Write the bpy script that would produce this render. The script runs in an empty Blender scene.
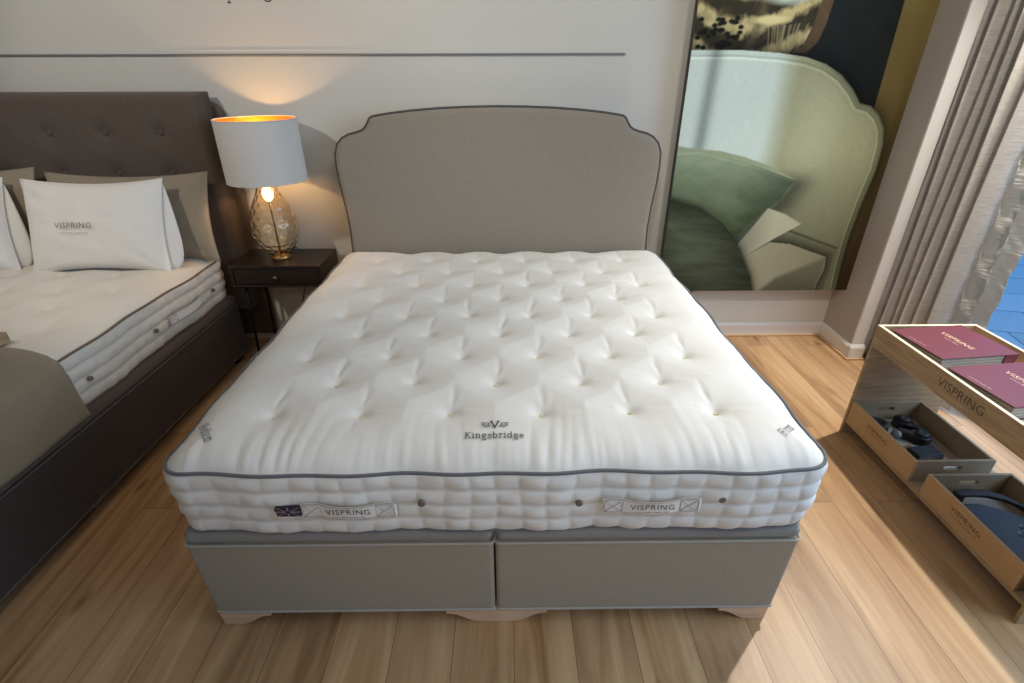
import bpy, bmesh, math, random
import numpy as np
from mathutils import Vector, Matrix

S = bpy.context.scene
COL = S.collection
random.seed(7)
RNG = np.random.RandomState(11)
PI = math.pi

# ------------------------------------------------------------------ camera
cam_d = bpy.data.cameras.new('camera')
cam_d.sensor_width = 36.0
cam_d.lens = 514.2055 * 36.0 / 1024.0
cam_d.clip_start = 0.02
cam = bpy.data.objects.new('camera', cam_d)
COL.objects.link(cam)
cr = Vector((0.99994235, -0.01046976, -0.00238268))
cu = Vector((0.00702713, 0.47031471, 0.88247079))
cf = Vector((0.00811865, 0.88243666, -0.47036117))
m = Matrix.Identity(4)
for i in range(3):
    m[i][0], m[i][1], m[i][2] = cr[i], cu[i], -cf[i]
m[0][3], m[1][3], m[2][3] = 0.033, -2.8763, 1.6242
cam.matrix_world = m
S.camera = cam

# ------------------------------------------------------------------ world, exposure
S.view_settings.view_transform = 'Standard'
S.view_settings.look = 'None'
S.view_settings.gamma = 1.0
S.view_settings.exposure = 0.22
S.view_settings.use_curve_mapping = False
try:
    S.cycles.use_denoising = True
    S.cycles.max_bounces = 10
    S.cycles.sample_clamp_indirect = 6.0
    S.cycles.caustics_reflective = False
    S.cycles.caustics_refractive = False
except Exception:
    pass
W = bpy.data.worlds.new('sky')
S.world = W
W.use_nodes = True
W.node_tree.nodes['Background'].inputs[0].default_value = (0.20, 0.50, 1.0, 1)
W.node_tree.nodes['Background'].inputs[1].default_value = 1.5


def lamp_light(name, kind, loc, target, power, color, size=0.1, spot=None, blend=0.5, size_y=None):
    d = bpy.data.lights.new(name, kind)
    d.energy = power
    d.color = color
    if kind == 'AREA':
        d.size = size
        if size_y:
            d.shape = 'RECTANGLE'
            d.size_y = size_y
    else:
        d.shadow_soft_size = size
    if kind == 'SPOT':
        d.spot_size = spot
        d.spot_blend = blend
    o = bpy.data.objects.new(name, d)
    COL.objects.link(o)
    o.location = loc
    if target is not None:
        o.rotation_euler = (Vector(target) - Vector(loc)).to_track_quat('-Z', 'Y').to_euler()
    return o


WARM = (1.0, 0.90, 0.78)
NEUT = (1.0, 0.945, 0.865)
# ceiling spotlights of the shop, plus added fill spots with no known fixture
lamp_light('ceiling_spotlight_left', 'SPOT', (-2.1, -2.0, 2.68), (-1.5, 0.1, 1.25), 68, NEUT, 0.05, math.radians(74), 0.6)
lamp_light('added_fill_left_bed', 'SPOT', (-3.2, -1.5, 2.7), (-2.6, -0.9, 0.6), 30, NEUT, 0.08, math.radians(62), 0.8)  # added fill spot to brighten the left mattress
lamp_light('ceiling_spotlight_foot', 'SPOT', (-0.2, -4.3, 2.7), (-0.05, -1.3, 0.75), 50, NEUT, 0.10, math.radians(42), 0.9)
lamp_light('added_wall_wash', 'SPOT', (0.3, -1.5, 2.85), (0.35, 0.25, 1.85), 38, NEUT, 0.08, math.radians(90), 0.9)  # added wash to brighten the back wall, no such lamp known
lamp_light('added_fill_picture', 'SPOT', (1.2, -2.3, 2.85), (1.98, 0.1, 1.25), 78, NEUT, 0.08, math.radians(56), 0.8)  # added fill to brighten the picture and curtain, no such lamp known
lamp_light('ceiling_spotlight_window', 'SPOT', (2.27, -0.57, 2.75), (1.8, -1.4, 0.0), 230, NEUT, 0.04, math.radians(100), 0.9)
lamp_light('ceiling_panel', 'AREA', (-0.2, -1.8, 2.88), (-0.2, -1.8, 0), 4.5, NEUT, 3.0, size_y=2.4)
# daylight from the street, through the side window and the shop front behind the camera
lamp_light('window_daylight', 'AREA', (3.6, -2.3, 2.3), (1.2, -1.6, 0.6), 80, (0.88, 0.94, 1.0), 3.4, size_y=2.2)
lamp_light('shopfront_daylight', 'AREA', (0.9, -5.1, 1.5), (0.3, 0.0, 0.9), 11, (0.95, 0.97, 1.0), 2.6, size_y=2.2)


# ------------------------------------------------------------------ helpers
def lin(c):
    return tuple(((v / 255.0) / 12.92 if v / 255.0 <= 0.04045 else ((v / 255.0 + 0.055) / 1.055) ** 2.4) for v in c)


def mesh_obj(name, verts, faces, mat, parent=None, smooth=True, loc=(0, 0, 0), rot=(0, 0, 0)):
    me = bpy.data.meshes.new(name)
    me.from_pydata([tuple(v) for v in verts], [], [tuple(f) for f in faces])
    me.update()
    if smooth:
        me.polygons.foreach_set('use_smooth', [True] * len(me.polygons))
    if mat:
        me.materials.append(mat)
    o = bpy.data.objects.new(name, me)
    COL.objects.link(o)
    o.parent = parent
    o.location = loc
    o.rotation_euler = rot
    return o


def bm_obj(name, bm, mat, parent=None, smooth=False, loc=(0, 0, 0), rot=(0, 0, 0), bevel=0.0, seg=2):
    bmesh.ops.recalc_face_normals(bm, faces=bm.faces)
    me = bpy.data.meshes.new(name)
    bm.to_mesh(me)
    bm.free()
    if smooth:
        me.polygons.foreach_set('use_smooth', [True] * len(me.polygons))
    if mat:
        me.materials.append(mat)
    o = bpy.data.objects.new(name, me)
    COL.objects.link(o)
    o.parent = parent
    o.location = loc
    o.rotation_euler = rot
    if bevel:
        b = o.modifiers.new('bevel', 'BEVEL')
        b.width = bevel
        b.segments = seg
        b.limit_method = 'ANGLE'
        b.angle_limit = math.radians(40)
        b.harden_normals = False
    return o


def add_box(bm, x0, x1, y0, y1, z0, z1):
    v = [bm.verts.new(p) for p in ((x0, y0, z0), (x1, y0, z0), (x1, y1, z0), (x0, y1, z0),
                                   (x0, y0, z1), (x1, y0, z1), (x1, y1, z1), (x0, y1, z1))]
    for f in ((0, 3, 2, 1), (4, 5, 6, 7), (0, 1, 5, 4), (1, 2, 6, 5), (2, 3, 7, 6), (3, 0, 4, 7)):
        bm.faces.new([v[i] for i in f])


def box(name, x0, x1, y0, y1, z0, z1, mat, parent=None, bevel=0.0, seg=2):
    bm = bmesh.new()
    add_box(bm, x0, x1, y0, y1, z0, z1)
    return bm_obj(name, bm, mat, parent, bevel=bevel, seg=seg)


def add_prism(bm, pts, axis, a0, a1):
    """extrude a 2-D polygon along an axis ('x','y','z')"""
    def P(u, v, w):
        return {'x': (w, u, v), 'y': (u, w, v), 'z': (u, v, w)}[axis]
    A = [bm.verts.new(P(u, v, a0)) for u, v in pts]
    B = [bm.verts.new(P(u, v, a1)) for u, v in pts]
    bm.faces.new(A)
    bm.faces.new(B[::-1])
    n = len(pts)
    for i in range(n):
        j = (i + 1) % n
        bm.faces.new((A[i], B[i], B[j], A[j]))


def tube_geo(path, r, n=8, closed=False):
    P = [Vector(p) for p in path]
    N = len(P)
    verts, faces = [], []
    ref = Vector((0, 0, 1))
    prev = None
    for i in range(N):
        if closed:
            t = (P[(i + 1) % N] - P[i - 1])
        else:
            t = P[min(i + 1, N - 1)] - P[max(i - 1, 0)]
        t.normalize()
        if prev is None:
            a = ref if abs(t.z) < 0.9 else Vector((1, 0, 0))
            u = (a - t * a.dot(t)).normalized()
        else:
            u = (prev - t * prev.dot(t)).normalized()
        prev = u
        w = t.cross(u)
        rr = r[i] if hasattr(r, '__len__') else r
        for k in range(n):
            a = 2 * PI * k / n
            verts.append(P[i] + (u * math.cos(a) + w * math.sin(a)) * rr)
    M = N if closed else N - 1
    for i in range(M):
        j = (i + 1) % N
        for k in range(n):
            l = (k + 1) % n
            faces.append((i * n + k, i * n + l, j * n + l, j * n + k))
    if not closed:
        faces.append(tuple(range(n))[::-1])
        faces.append(tuple((N - 1) * n + k for k in range(n)))
    return verts, faces


def tube(name, path, r, mat, parent=None, n=8, closed=False):
    v, f = tube_geo(path, r, n, closed)
    return mesh_obj(name, v, f, mat, parent)


def lathe(name, prof, mat, parent=None, n=48, loc=(0, 0, 0), rfun=None, cap=False):
    verts, faces = [], []
    for (r, z) in prof:
        for k in range(n):
            a = 2 * PI * k / n
            rr = r if rfun is None else rfun(r, z, a)
            verts.append((rr * math.cos(a), rr * math.sin(a), z))
    for i in range(len(prof) - 1):
        for k in range(n):
            l = (k + 1) % n
            faces.append((i * n + k, i * n + l, (i + 1) * n + l, (i + 1) * n + k))
    if cap:
        faces.append(tuple(range(n))[::-1])
        faces.append(tuple((len(prof) - 1) * n + k for k in range(n)))
    return mesh_obj(name, verts, faces, mat, parent, loc=loc)


def empty(name, loc, rz=0.0, rx=0.0, ry=0.0):
    o = bpy.data.objects.new(name, None)
    COL.objects.link(o)
    o.location = loc
    o.rotation_euler = (rx, ry, rz)
    o.empty_display_size = 0.1
    return o


def tag(o, label=None, cat=None, group=None, kind=None):
    if label: o['label'] = label
    if cat: o['category'] = cat
    if group: o['group'] = group
    if kind: o['kind'] = kind
    return o


def structure(o):
    o['kind'] = 'structure'
    return o


def copy_tree(o, parent=None):
    c = o.copy()
    COL.objects.link(c)
    c.parent = parent
    for ch in list(o.children):
        copy_tree(ch, c)
    return c


# ------------------------------------------------------------------ materials
def new_mat(name):
    mt = bpy.data.materials.new(name)
    mt.use_nodes = True
    nt = mt.node_tree
    return mt, nt, nt.nodes['Principled BSDF']


def N(nt, t, **kw):
    n = nt.nodes.new(t)
    for k, v in kw.items():
        setattr(n, k, v)
    return n


def basic(name, col, rough=0.6, metal=0.0, noise=0.0, nscale=20.0, bump=0.0, bscale=200.0, sheen=0.0, stretch=(1, 1, 1), spec=0.5):
    mt, nt, b = new_mat(name)
    c = lin(col)
    b.inputs['Base Color'].default_value = (*c, 1)
    b.inputs['Roughness'].default_value = rough
    b.inputs['Metallic'].default_value = metal
    b.inputs['Specular IOR Level'].default_value = spec
    if sheen:
        b.inputs['Sheen Weight'].default_value = sheen
        b.inputs['Sheen Roughness'].default_value = 0.5
    tc = N(nt, 'ShaderNodeTexCoord')
    mp = N(nt, 'ShaderNodeMapping')
    mp.inputs['Scale'].default_value = stretch
    nt.links.new(tc.outputs['Object'], mp.inputs['Vector'])
    nz = N(nt, 'ShaderNodeTexNoise')
    nz.inputs['Scale'].default_value = nscale
    nz.inputs['Detail'].default_value = 5
    nt.links.new(mp.outputs[0], nz.inputs['Vector'])
    mx = N(nt, 'ShaderNodeMix', data_type='RGBA')
    k0, k1 = 1 - noise, 1 + noise
    mx.inputs[6].default_value = (*[v * k0 for v in c], 1)
    mx.inputs[7].default_value = (*[min(1, v * k1) for v in c], 1)
    nt.links.new(nz.outputs['Fac'], mx.inputs[0])
    nt.links.new(mx.outputs[2], b.inputs['Base Color'])
    if bump:
        n2 = N(nt, 'ShaderNodeTexNoise')
        n2.inputs['Scale'].default_value = bscale
        n2.inputs['Detail'].default_value = 3
        nt.links.new(mp.outputs[0], n2.inputs['Vector'])
        bp = N(nt, 'ShaderNodeBump')
        bp.inputs['Strength'].default_value = bump
        bp.inputs['Distance'].default_value = 0.002
        nt.links.new(n2.outputs['Fac'], bp.inputs['Height'])
        nt.links.new(bp.outputs[0], b.inputs['Normal'])
    return mt


def weave(name, col, contrast=0.12, scale=700.0, rough=0.9, bump=0.4, sheen=0.2):
    """woven cloth: crossed wave bands with mottled yarn"""
    mt, nt, b = new_mat(name)
    c = lin(col)
    b.inputs['Roughness'].default_value = rough
    b.inputs['Specular IOR Level'].default_value = 0.2
    b.inputs['Sheen Weight'].default_value = sheen
    tc = N(nt, 'ShaderNodeTexCoord')
    outs = []
    for st in ((1, 1, 12), (12, 12, 1)):
        mp = N(nt, 'ShaderNodeMapping')
        mp.inputs['Scale'].default_value = st
        nt.links.new(tc.outputs['Object'], mp.inputs['Vector'])
        nz = N(nt, 'ShaderNodeTexNoise')
        nz.inputs['Scale'].default_value = scale / 12
        nz.inputs['Detail'].default_value = 3
        nt.links.new(mp.outputs[0], nz.inputs['Vector'])
        outs.append(nz)
    ad = N(nt, 'ShaderNodeMath', operation='ADD')
    nt.links.new(outs[0].outputs['Fac'], ad.inputs[0])
    nt.links.new(outs[1].outputs['Fac'], ad.inputs[1])
    mr = N(nt, 'ShaderNodeMapRange')
    mr.inputs['From Min'].default_value = 0.7
    mr.inputs['From Max'].default_value = 1.3
    nt.links.new(ad.outputs[0], mr.inputs['Value'])
    mx = N(nt, 'ShaderNodeMix', data_type='RGBA')
    mx.inputs[6].default_value = (*[v * (1 - contrast) for v in c], 1)
    mx.inputs[7].default_value = (*[min(1, v * (1 + contrast)) for v in c], 1)
    nt.links.new(mr.outputs[0], mx.inputs[0])
    nt.links.new(mx.outputs[2], b.inputs['Base Color'])
    bp = N(nt, 'ShaderNodeBump')
    bp.inputs['Strength'].default_value = bump
    bp.inputs['Distance'].default_value = 0.001
    nt.links.new(mr.outputs[0], bp.inputs['Height'])
    nt.links.new(bp.outputs[0], b.inputs['Normal'])
    return mt


def oak_floor():
    mt, nt, b = new_mat('oak_plank_floor')
    L = nt.links
    tc = N(nt, 'ShaderNodeTexCoord')
    mp = N(nt, 'ShaderNodeMapping')
    mp.inputs['Rotation'].default_value = (0, 0, PI / 2)
    mp.inputs['Location'].default_value = (0.09, 0.919, 0)
    L.new(tc.outputs['Object'], mp.inputs['Vector'])
    br = N(nt, 'ShaderNodeTexBrick')
    br.offset = 0.37
    br.offset_frequency = 2
    br.inputs['Scale'].default_value = 1.0
    br.inputs['Brick Width'].default_value = 1.38
    br.inputs['Row Height'].default_value = 0.193
    br.inputs['Mortar Size'].default_value = 0.0011
    br.inputs['Mortar Smooth'].default_value = 0.3
    br.inputs['Bias'].default_value = 0.0
    br.inputs['Color1'].default_value = (0, 0, 0, 1)
    br.inputs['Color2'].default_value = (1, 1, 1, 1)
    br.inputs['Mortar'].default_value = (0.5, 0.5, 0.5, 1)
    L.new(mp.outputs[0], br.inputs['Vector'])
    # per plank offset
    sc = N(nt, 'ShaderNodeVectorMath', operation='SCALE')
    sc.inputs['Scale'].default_value = 37.0
    L.new(br.outputs['Color'], sc.inputs[0])
    ad = N(nt, 'ShaderNodeVectorMath', operation='ADD')
    L.new(tc.outputs['Object'], ad.inputs[0])
    L.new(sc.outputs[0], ad.inputs[1])

    def noise(stretch, scale, detail, dist=0.0, rough=0.55):
        q = N(nt, 'ShaderNodeMapping')
        q.inputs['Scale'].default_value = stretch
        L.new(ad.outputs[0], q.inputs['Vector'])
        z = N(nt, 'ShaderNodeTexNoise')
        z.inputs['Scale'].default_value = scale
        z.inputs['Detail'].default_value = detail
        z.inputs['Distortion'].default_value = dist
        z.inputs['Roughness'].default_value = rough
        L.new(q.outputs[0], z.inputs['Vector'])
        return z
    g1 = noise((8, 0.7, 1), 1.0, 5, 1.4)
    g2 = noise((90, 3.0, 1), 1.0, 4, 0.3)
    g3 = noise((5, 1.3, 1), 1.3, 3, 0.6)
    # grain ramp
    cr1 = N(nt, 'ShaderNodeValToRGB')
    e = cr1.color_ramp.elements
    e[0].position = 0.28
    e[0].color = (*lin((152, 112, 74)), 1)
    e[1].position = 0.70
    e[1].color = (*lin((212, 174, 131)), 1)
    m1 = cr1.color_ramp.elements.new(0.48)
    m1.color = (*lin((190, 149, 106)), 1)
    L.new(g1.outputs['Fac'], cr1.inputs[0])
    mxa = N(nt, 'ShaderNodeMix', data_type='RGBA', blend_type='MULTIPLY')
    mr = N(nt, 'ShaderNodeMapRange')
    mr.inputs['From Min'].default_value = 0.3
    mr.inputs['From Max'].default_value = 0.7
    mr.inputs['To Min'].default_value = 0.90
    mr.inputs['To Max'].default_value = 1.05
    L.new(g2.outputs['Fac'], mr.inputs['Value'])
    mxa.inputs[0].default_value = 1.0
    L.new(cr1.outputs[0], mxa.inputs[6])
    L.new(mr.outputs[0], mxa.inputs[7])
    # dark heart streaks
    cr2 = N(nt, 'ShaderNodeValToRGB')
    e = cr2.color_ramp.elements
    e[0].position = 0.60
    e[0].color = (1, 1, 1, 1)
    e[1].position = 0.78
    e[1].color = (0.55, 0.47, 0.40, 1)
    L.new(g3.outputs['Fac'], cr2.inputs[0])
    mxb = N(nt, 'ShaderNodeMix', data_type='RGBA', blend_type='MULTIPLY')
    mxb.inputs[0].default_value = 0.9
    L.new(mxa.outputs[2], mxb.inputs[6])
    L.new(cr2.outputs[0], mxb.inputs[7])
    # knots
    q = N(nt, 'ShaderNodeMapping')
    q.inputs['Scale'].default_value = (5.2, 2.0, 1)
    L.new(ad.outputs[0], q.inputs['Vector'])
    vo = N(nt, 'ShaderNodeTexVoronoi')
    vo.inputs['Scale'].default_value = 1.0
    L.new(q.outputs[0], vo.inputs['Vector'])
    cr3 = N(nt, 'ShaderNodeValToRGB')
    e = cr3.color_ramp.elements
    e[0].position = 0.03
    e[0].color = (0.42, 0.30, 0.22, 1)
    e[1].position = 0.13
    e[1].color = (1, 1, 1, 1)
    L.new(vo.outputs['Distance'], cr3.inputs[0])
    mxc = N(nt, 'ShaderNodeMix', data_type='RGBA', blend_type='MULTIPLY')
    mxc.inputs[0].default_value = 0.75
    L.new(mxb.outputs[2], mxc.inputs[6])
    L.new(cr3.outputs[0], mxc.inputs[7])
    # plank tone
    mr2 = N(nt, 'ShaderNodeMapRange')
    mr2.inputs['To Min'].default_value = 0.86
    mr2.inputs['To Max'].default_value = 1.06
    L.new(br.outputs['Color'], mr2.inputs['Value'])
    mxd = N(nt, 'ShaderNodeMix', data_type='RGBA', blend_type='MULTIPLY')
    mxd.inputs[0].default_value = 1.0
    L.new(mxc.outputs[2], mxd.inputs[6])
    L.new(mr2.outputs[0], mxd.inputs[7])
    mxe = N(nt, 'ShaderNodeMix', data_type='RGBA')
    L.new(br.outputs['Fac'], mxe.inputs[0])
    L.new(mxd.outputs[2], mxe.inputs[6])
    mxe.inputs[7].default_value = (*lin((96, 70, 48)), 1)
    L.new(mxe.outputs[2], b.inputs['Base Color'])
    b.inputs['Roughness'].default_value = 0.42
    bp = N(nt, 'ShaderNodeBump')
    bp.inputs['Strength'].default_value = 0.15
    bp.inputs['Distance'].default_value = 0.001
    L.new(g2.outputs['Fac'], bp.inputs['Height'])
    L.new(bp.outputs[0], b.inputs['Normal'])
    return mt


def wood(name, c0, c1, axis_stretch=(3, 30, 30), rough=0.5):
    mt, nt, b = new_mat(name)
    tc = N(nt, 'ShaderNodeTexCoord')
    mp = N(nt, 'ShaderNodeMapping')
    mp.inputs['Scale'].default_value = axis_stretch
    nt.links.new(tc.outputs['Object'], mp.inputs['Vector'])
    nz = N(nt, 'ShaderNodeTexNoise')
    nz.inputs['Scale'].default_value = 2.0
    nz.inputs['Detail'].default_value = 6
    nz.inputs['Distortion'].default_value = 0.8
    nt.links.new(mp.outputs[0], nz.inputs['Vector'])
    r = N(nt, 'ShaderNodeValToRGB')
    r.color_ramp.elements[0].position = 0.3
    r.color_ramp.elements[0].color = (*lin(c0), 1)
    r.color_ramp.elements[1].position = 0.7
    r.color_ramp.elements[1].color = (*lin(c1), 1)
    nt.links.new(nz.outputs['Fac'], r.inputs[0])
    nt.links.new(r.outputs[0], b.inputs['Base Color'])
    b.inputs['Roughness'].default_value = rough
    return mt


def glass_pane_mat():
    mt = bpy.data.materials.new('window_glass')
    mt.use_nodes = True
    nt = mt.node_tree
    nt.nodes.clear()
    out = N(nt, 'ShaderNodeOutputMaterial')
    tr = N(nt, 'ShaderNodeBsdfTransparent')
    tr.inputs[0].default_value = (0.93, 0.97, 0.98, 1)
    gl = N(nt, 'ShaderNodeBsdfGlossy')
    gl.inputs['Roughness'].default_value = 0.02
    lw = N(nt, 'ShaderNodeLayerWeight')
    lw.inputs['Blend'].default_value = 0.5
    pw = N(nt, 'ShaderNodeMath', operation='POWER')
    pw.inputs[1].default_value = 5.0
    nt.links.new(lw.outputs['Facing'], pw.inputs[0])
    fr = N(nt, 'ShaderNodeMath', operation='MULTIPLY_ADD')
    fr.inputs[1].default_value = 0.8
    fr.inputs[2].default_value = 0.04
    nt.links.new(pw.outputs[0], fr.inputs[0])
    mx = N(nt, 'ShaderNodeMixShader')
    nt.links.new(fr.outputs[0], mx.inputs[0])
    nt.links.new(tr.outputs[0], mx.inputs[1])
    nt.links.new(gl.outputs[0], mx.inputs[2])
    nt.links.new(mx.outputs[0], out.inputs[0])
    return mt


def amber_glass_mat():
    mt, nt, b = new_mat('amber_glass')
    b.inputs['Base Color'].default_value = (1.0, 0.93, 0.80, 1)
    b.inputs['Roughness'].default_value = 0.03
    b.inputs['Transmission Weight'].default_value = 1.0
    b.inputs['IOR'].default_value = 1.45
    return mt


def emit_mat(name, col, strength):
    mt, nt, b = new_mat(name)
    b.inputs['Emission Color'].default_value = (*col, 1)
    b.inputs['Emission Strength'].default_value = strength
    b.inputs['Base Color'].default_value = (*col, 1)
    return mt


def sheer_mat():
    mt, nt, b = new_mat('sheer_cloth')
    c = lin((214, 210, 202))
    b.inputs['Base Color'].default_value = (*c, 1)
    b.inputs['Roughness'].default_value = 0.9
    tc = N(nt, 'ShaderNodeTexCoord')
    mp = N(nt, 'ShaderNodeMapping')
    mp.inputs['Scale'].default_value = (4, 4, 26)
    nt.links.new(tc.outputs['Object'], mp.inputs['Vector'])
    nz = N(nt, 'ShaderNodeTexNoise')
    nz.inputs['Scale'].default_value = 4.0
    nz.inputs['Detail'].default_value = 6
    nt.links.new(mp.outputs[0], nz.inputs['Vector'])
    bp = N(nt, 'ShaderNodeBump')
    bp.inputs['Strength'].default_value = 0.8
    bp.inputs['Distance'].default_value = 0.01
    nt.links.new(nz.outputs['Fac'], bp.inputs['Height'])
    nt.links.new(bp.outputs[0], b.inputs['Normal'])
    tl = N(nt, 'ShaderNodeBsdfTranslucent')
    tl.inputs[0].default_value = (*c, 1)
    nt.links.new(bp.outputs[0], tl.inputs['Normal'])
    mx = N(nt, 'ShaderNodeMixShader')
    mx.inputs[0].default_value = 0.35
    nt.links.new(b.outputs[0], mx.inputs[1])
    nt.links.new(tl.outputs[0], mx.inputs[2])
    nt.links.new(mx.outputs[0], nt.nodes['Material Output'].inputs[0])
    return mt


def curtain_mat():
    mt, nt, b = new_mat('curtain_cloth')
    tc = N(nt, 'ShaderNodeTexCoord')
    mp = N(nt, 'ShaderNodeMapping')
    mp.inputs['Scale'].default_value = (20, 20, 160)
    nt.links.new(tc.outputs['Object'], mp.inputs['Vector'])
    nz = N(nt, 'ShaderNodeTexNoise')
    nz.inputs['Scale'].default_value = 1.0
    nz.inputs['Detail'].default_value = 4
    nt.links.new(mp.outputs[0], nz.inputs['Vector'])
    r = N(nt, 'ShaderNodeValToRGB')
    r.color_ramp.elements[0].position = 0.3
    r.color_ramp.elements[0].color = (*lin((208, 202, 194)), 1)
    r.color_ramp.elements[1].position = 0.7
    r.color_ramp.elements[1].color = (*lin((232, 227, 219)), 1)
    nt.links.new(nz.outputs['Fac'], r.inputs[0])
    nt.links.new(r.outputs[0], b.inputs['Base Color'])
    b.inputs['Roughness'].default_value = 0.75
    b.inputs['Sheen Weight'].default_value = 0.3
    bp = N(nt, 'ShaderNodeBump')
    bp.inputs['Strength'].default_value = 0.35
    bp.inputs['Distance'].default_value = 0.002
    nt.links.new(nz.outputs['Fac'], bp.inputs['Height'])
    nt.links.new(bp.outputs[0], b.inputs['Normal'])
    tl = N(nt, 'ShaderNodeBsdfTranslucent')
    nt.links.new(r.outputs[0], tl.inputs[0])
    mx = N(nt, 'ShaderNodeMixShader')
    mx.inputs[0].default_value = 0.25
    nt.links.new(b.outputs[0], mx.inputs[1])
    nt.links.new(tl.outputs[0], mx.inputs[2])
    nt.links.new(mx.outputs[0], nt.nodes['Material Output'].inputs[0])
    return mt


def pavement_mat():
    mt, nt, b = new_mat('street_paving')
    tc = N(nt, 'ShaderNodeTexCoord')
    mp = N(nt, 'ShaderNodeMapping')
    mp.inputs['Rotation'].default_value = (0, 0, 0.25)
    nt.links.new(tc.outputs['Object'], mp.inputs['Vector'])
    br = N(nt, 'ShaderNodeTexBrick')
    br.inputs['Scale'].default_value = 1.0
    br.inputs['Brick Width'].default_value = 0.62
    br.inputs['Row Height'].default_value = 0.42
    br.inputs['Mortar Size'].default_value = 0.007
    br.inputs['Color1'].default_value = (*lin((120, 138, 152)), 1)  # grey slabs with the blue of the sky light mixed into their colour
    br.inputs['Color2'].default_value = (*lin((136, 152, 166)), 1)
    br.inputs['Mortar'].default_value = (*lin((70, 84, 98)), 1)
    nt.links.new(mp.outputs[0], br.inputs['Vector'])
    nt.links.new(br.outputs['Color'], b.inputs['Base Color'])
    b.inputs['Roughness'].default_value = 0.8
    return mt


M = {}
M['floor'] = oak_floor()
M['wall'] = basic('wall_paint', (210, 206, 196), 0.85, noise=0.015, nscale=3, bump=0.08, bscale=300)
M['pier'] = basic('pier_paint', (176, 168, 160), 0.85, noise=0.015, nscale=3)
M['trimwhite'] = basic('trim_paint', (222, 218, 212), 0.5, noise=0.01)
M['panel_line'] = basic('panel_line_grey', (120, 118, 114), 0.6)
M['ceiling'] = basic('ceiling_paint', (225, 222, 216), 0.9)
M['mattress'] = basic('mattress_ticking', (226, 222, 214), 0.75, noise=0.02, nscale=6, bump=0.12, bscale=500, sheen=0.25, spec=0.3)
M['mattress_old'] = basic('cream_ticking', (216, 207, 193), 0.8, noise=0.02, nscale=6, bump=0.12, bscale=500, sheen=0.2, spec=0.3)
M['piping'] = weave('grey_piping', (104, 105, 108), 0.1, 900, bump=0.2)
M['piping_brown'] = weave('brown_piping', (118, 98, 84), 0.1, 900, bump=0.2)
M['piping_dark'] = weave('charcoal_piping', (84, 80, 77), 0.1, 900, bump=0.2)
M['divan'] = weave('stone_grey_cloth', (160, 149, 130), 0.10, 800)
M['divan_pipe'] = weave('stone_piping', (172, 164, 152), 0.08, 800)
M['divan_pad'] = weave('grey_pad_cloth', (142, 138, 132), 0.10, 800)
M['headboard'] = weave('taupe_headboard_cloth', (144, 135, 121), 0.14, 900)
M['dark_cloth'] = weave('charcoal_brown_cloth', (94, 82, 73), 0.25, 700)
M['dark_divan'] = weave('dark_brown_cloth', (62, 54, 50), 0.18, 700)
M['throw'] = weave('olive_throw_cloth', (142, 128, 104), 0.10, 900)
M['linen'] = weave('white_linen', (228, 224, 216), 0.05, 1100)
M['beige_linen'] = weave('beige_linen', (150, 137, 116), 0.12, 900)
M['webbing'] = basic('white_webbing', (232, 228, 222), 0.7, bump=0.2, bscale=900)
M['stitch'] = basic('stitch_thread', (196, 192, 186), 0.8)
M['tuft'] = basic('cream_tuft_wool', (228, 222, 190), 0.9, bump=0.3)
M['vent'] = basic('vent_metal', (122, 108, 94), 0.6, 0.2)
M['ink'] = basic('dark_ink', (62, 60, 62), 0.7)
M['ink_soft'] = basic('grey_ink', (120, 108, 98), 0.7)
M['ink_box'] = basic('laser_engraving', (96, 78, 58), 0.8)
M['flag_navy'] = basic('navy_thread', (44, 38, 48), 0.8)
M['flag_light'] = basic('flag_pale_thread', (132, 120, 130), 0.8)
M['beech'] = wood('beech_wood', (206, 170, 138), (226, 194, 162))
M['ply'] = wood('oak_ply', (150, 124, 92), (182, 155, 120), (3, 3, 30))
M['ply_edge'] = basic('pale_ply_edge', (232, 212, 182), 0.5, noise=0.05, nscale=60)
M['kraft'] = basic('kraft_board', (184, 152, 112), 0.8, noise=0.06, nscale=60)
M['kraft_in'] = basic('kraft_lining', (150, 132, 108), 0.8, noise=0.06, nscale=40)
M['box_floor'] = basic('box_paper_lining', (176, 176, 174), 0.7, noise=0.04, nscale=20)
M['maroon'] = basic('maroon_cover', (106, 40, 52), 0.55, noise=0.04, nscale=90, bump=0.15, bscale=900)
M['pages'] = basic('swatch_pages', (172, 166, 158), 0.8, noise=0.35, nscale=3, stretch=(1, 1, 260))
M['gold_ink'] = basic('gilt_lettering', (232, 196, 160), 0.5)
M['black'] = basic('black_plastic', (24, 24, 26), 0.35)
M['black_soft'] = basic('black_rubber', (30, 30, 34), 0.6)
M['navy'] = basic('navy_card', (46, 52, 66), 0.6, noise=0.05)
M['silver'] = basic('silver_ball', (120, 124, 134), 0.45, 0.3)
M['espresso'] = wood('espresso_wood', (30, 22, 18), (44, 31, 26), (3, 20, 20), 0.4)
M['iron'] = basic('black_iron', (30, 28, 28), 0.5, 0.7)
M['knob'] = basic('pewter_knob', (120, 110, 100), 0.35, 0.9)
M['shade_out'] = weave('lampshade_silk', (206, 202, 196), 0.04, 1200, bump=0.15)
M['shade_in'] = basic('gold_foil', (232, 172, 70), 0.35, 0.85)
M['brass'] = basic('aged_brass', (190, 150, 90), 0.3, 0.9)
M['glass'] = amber_glass_mat()
M['bulb'] = emit_mat('warm_bulb', (1.0, 0.62, 0.25), 18.0)
M['window_glass'] = glass_pane_mat()
M['frame'] = basic('window_frame_grey', (120, 118, 116), 0.5)
M['sheer'] = sheer_mat()
M['curtain'] = curtain_mat()
M['pavement'] = pavement_mat()
M['board_side'] = basic('board_edge_black', (34, 33, 32), 0.5)
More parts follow.
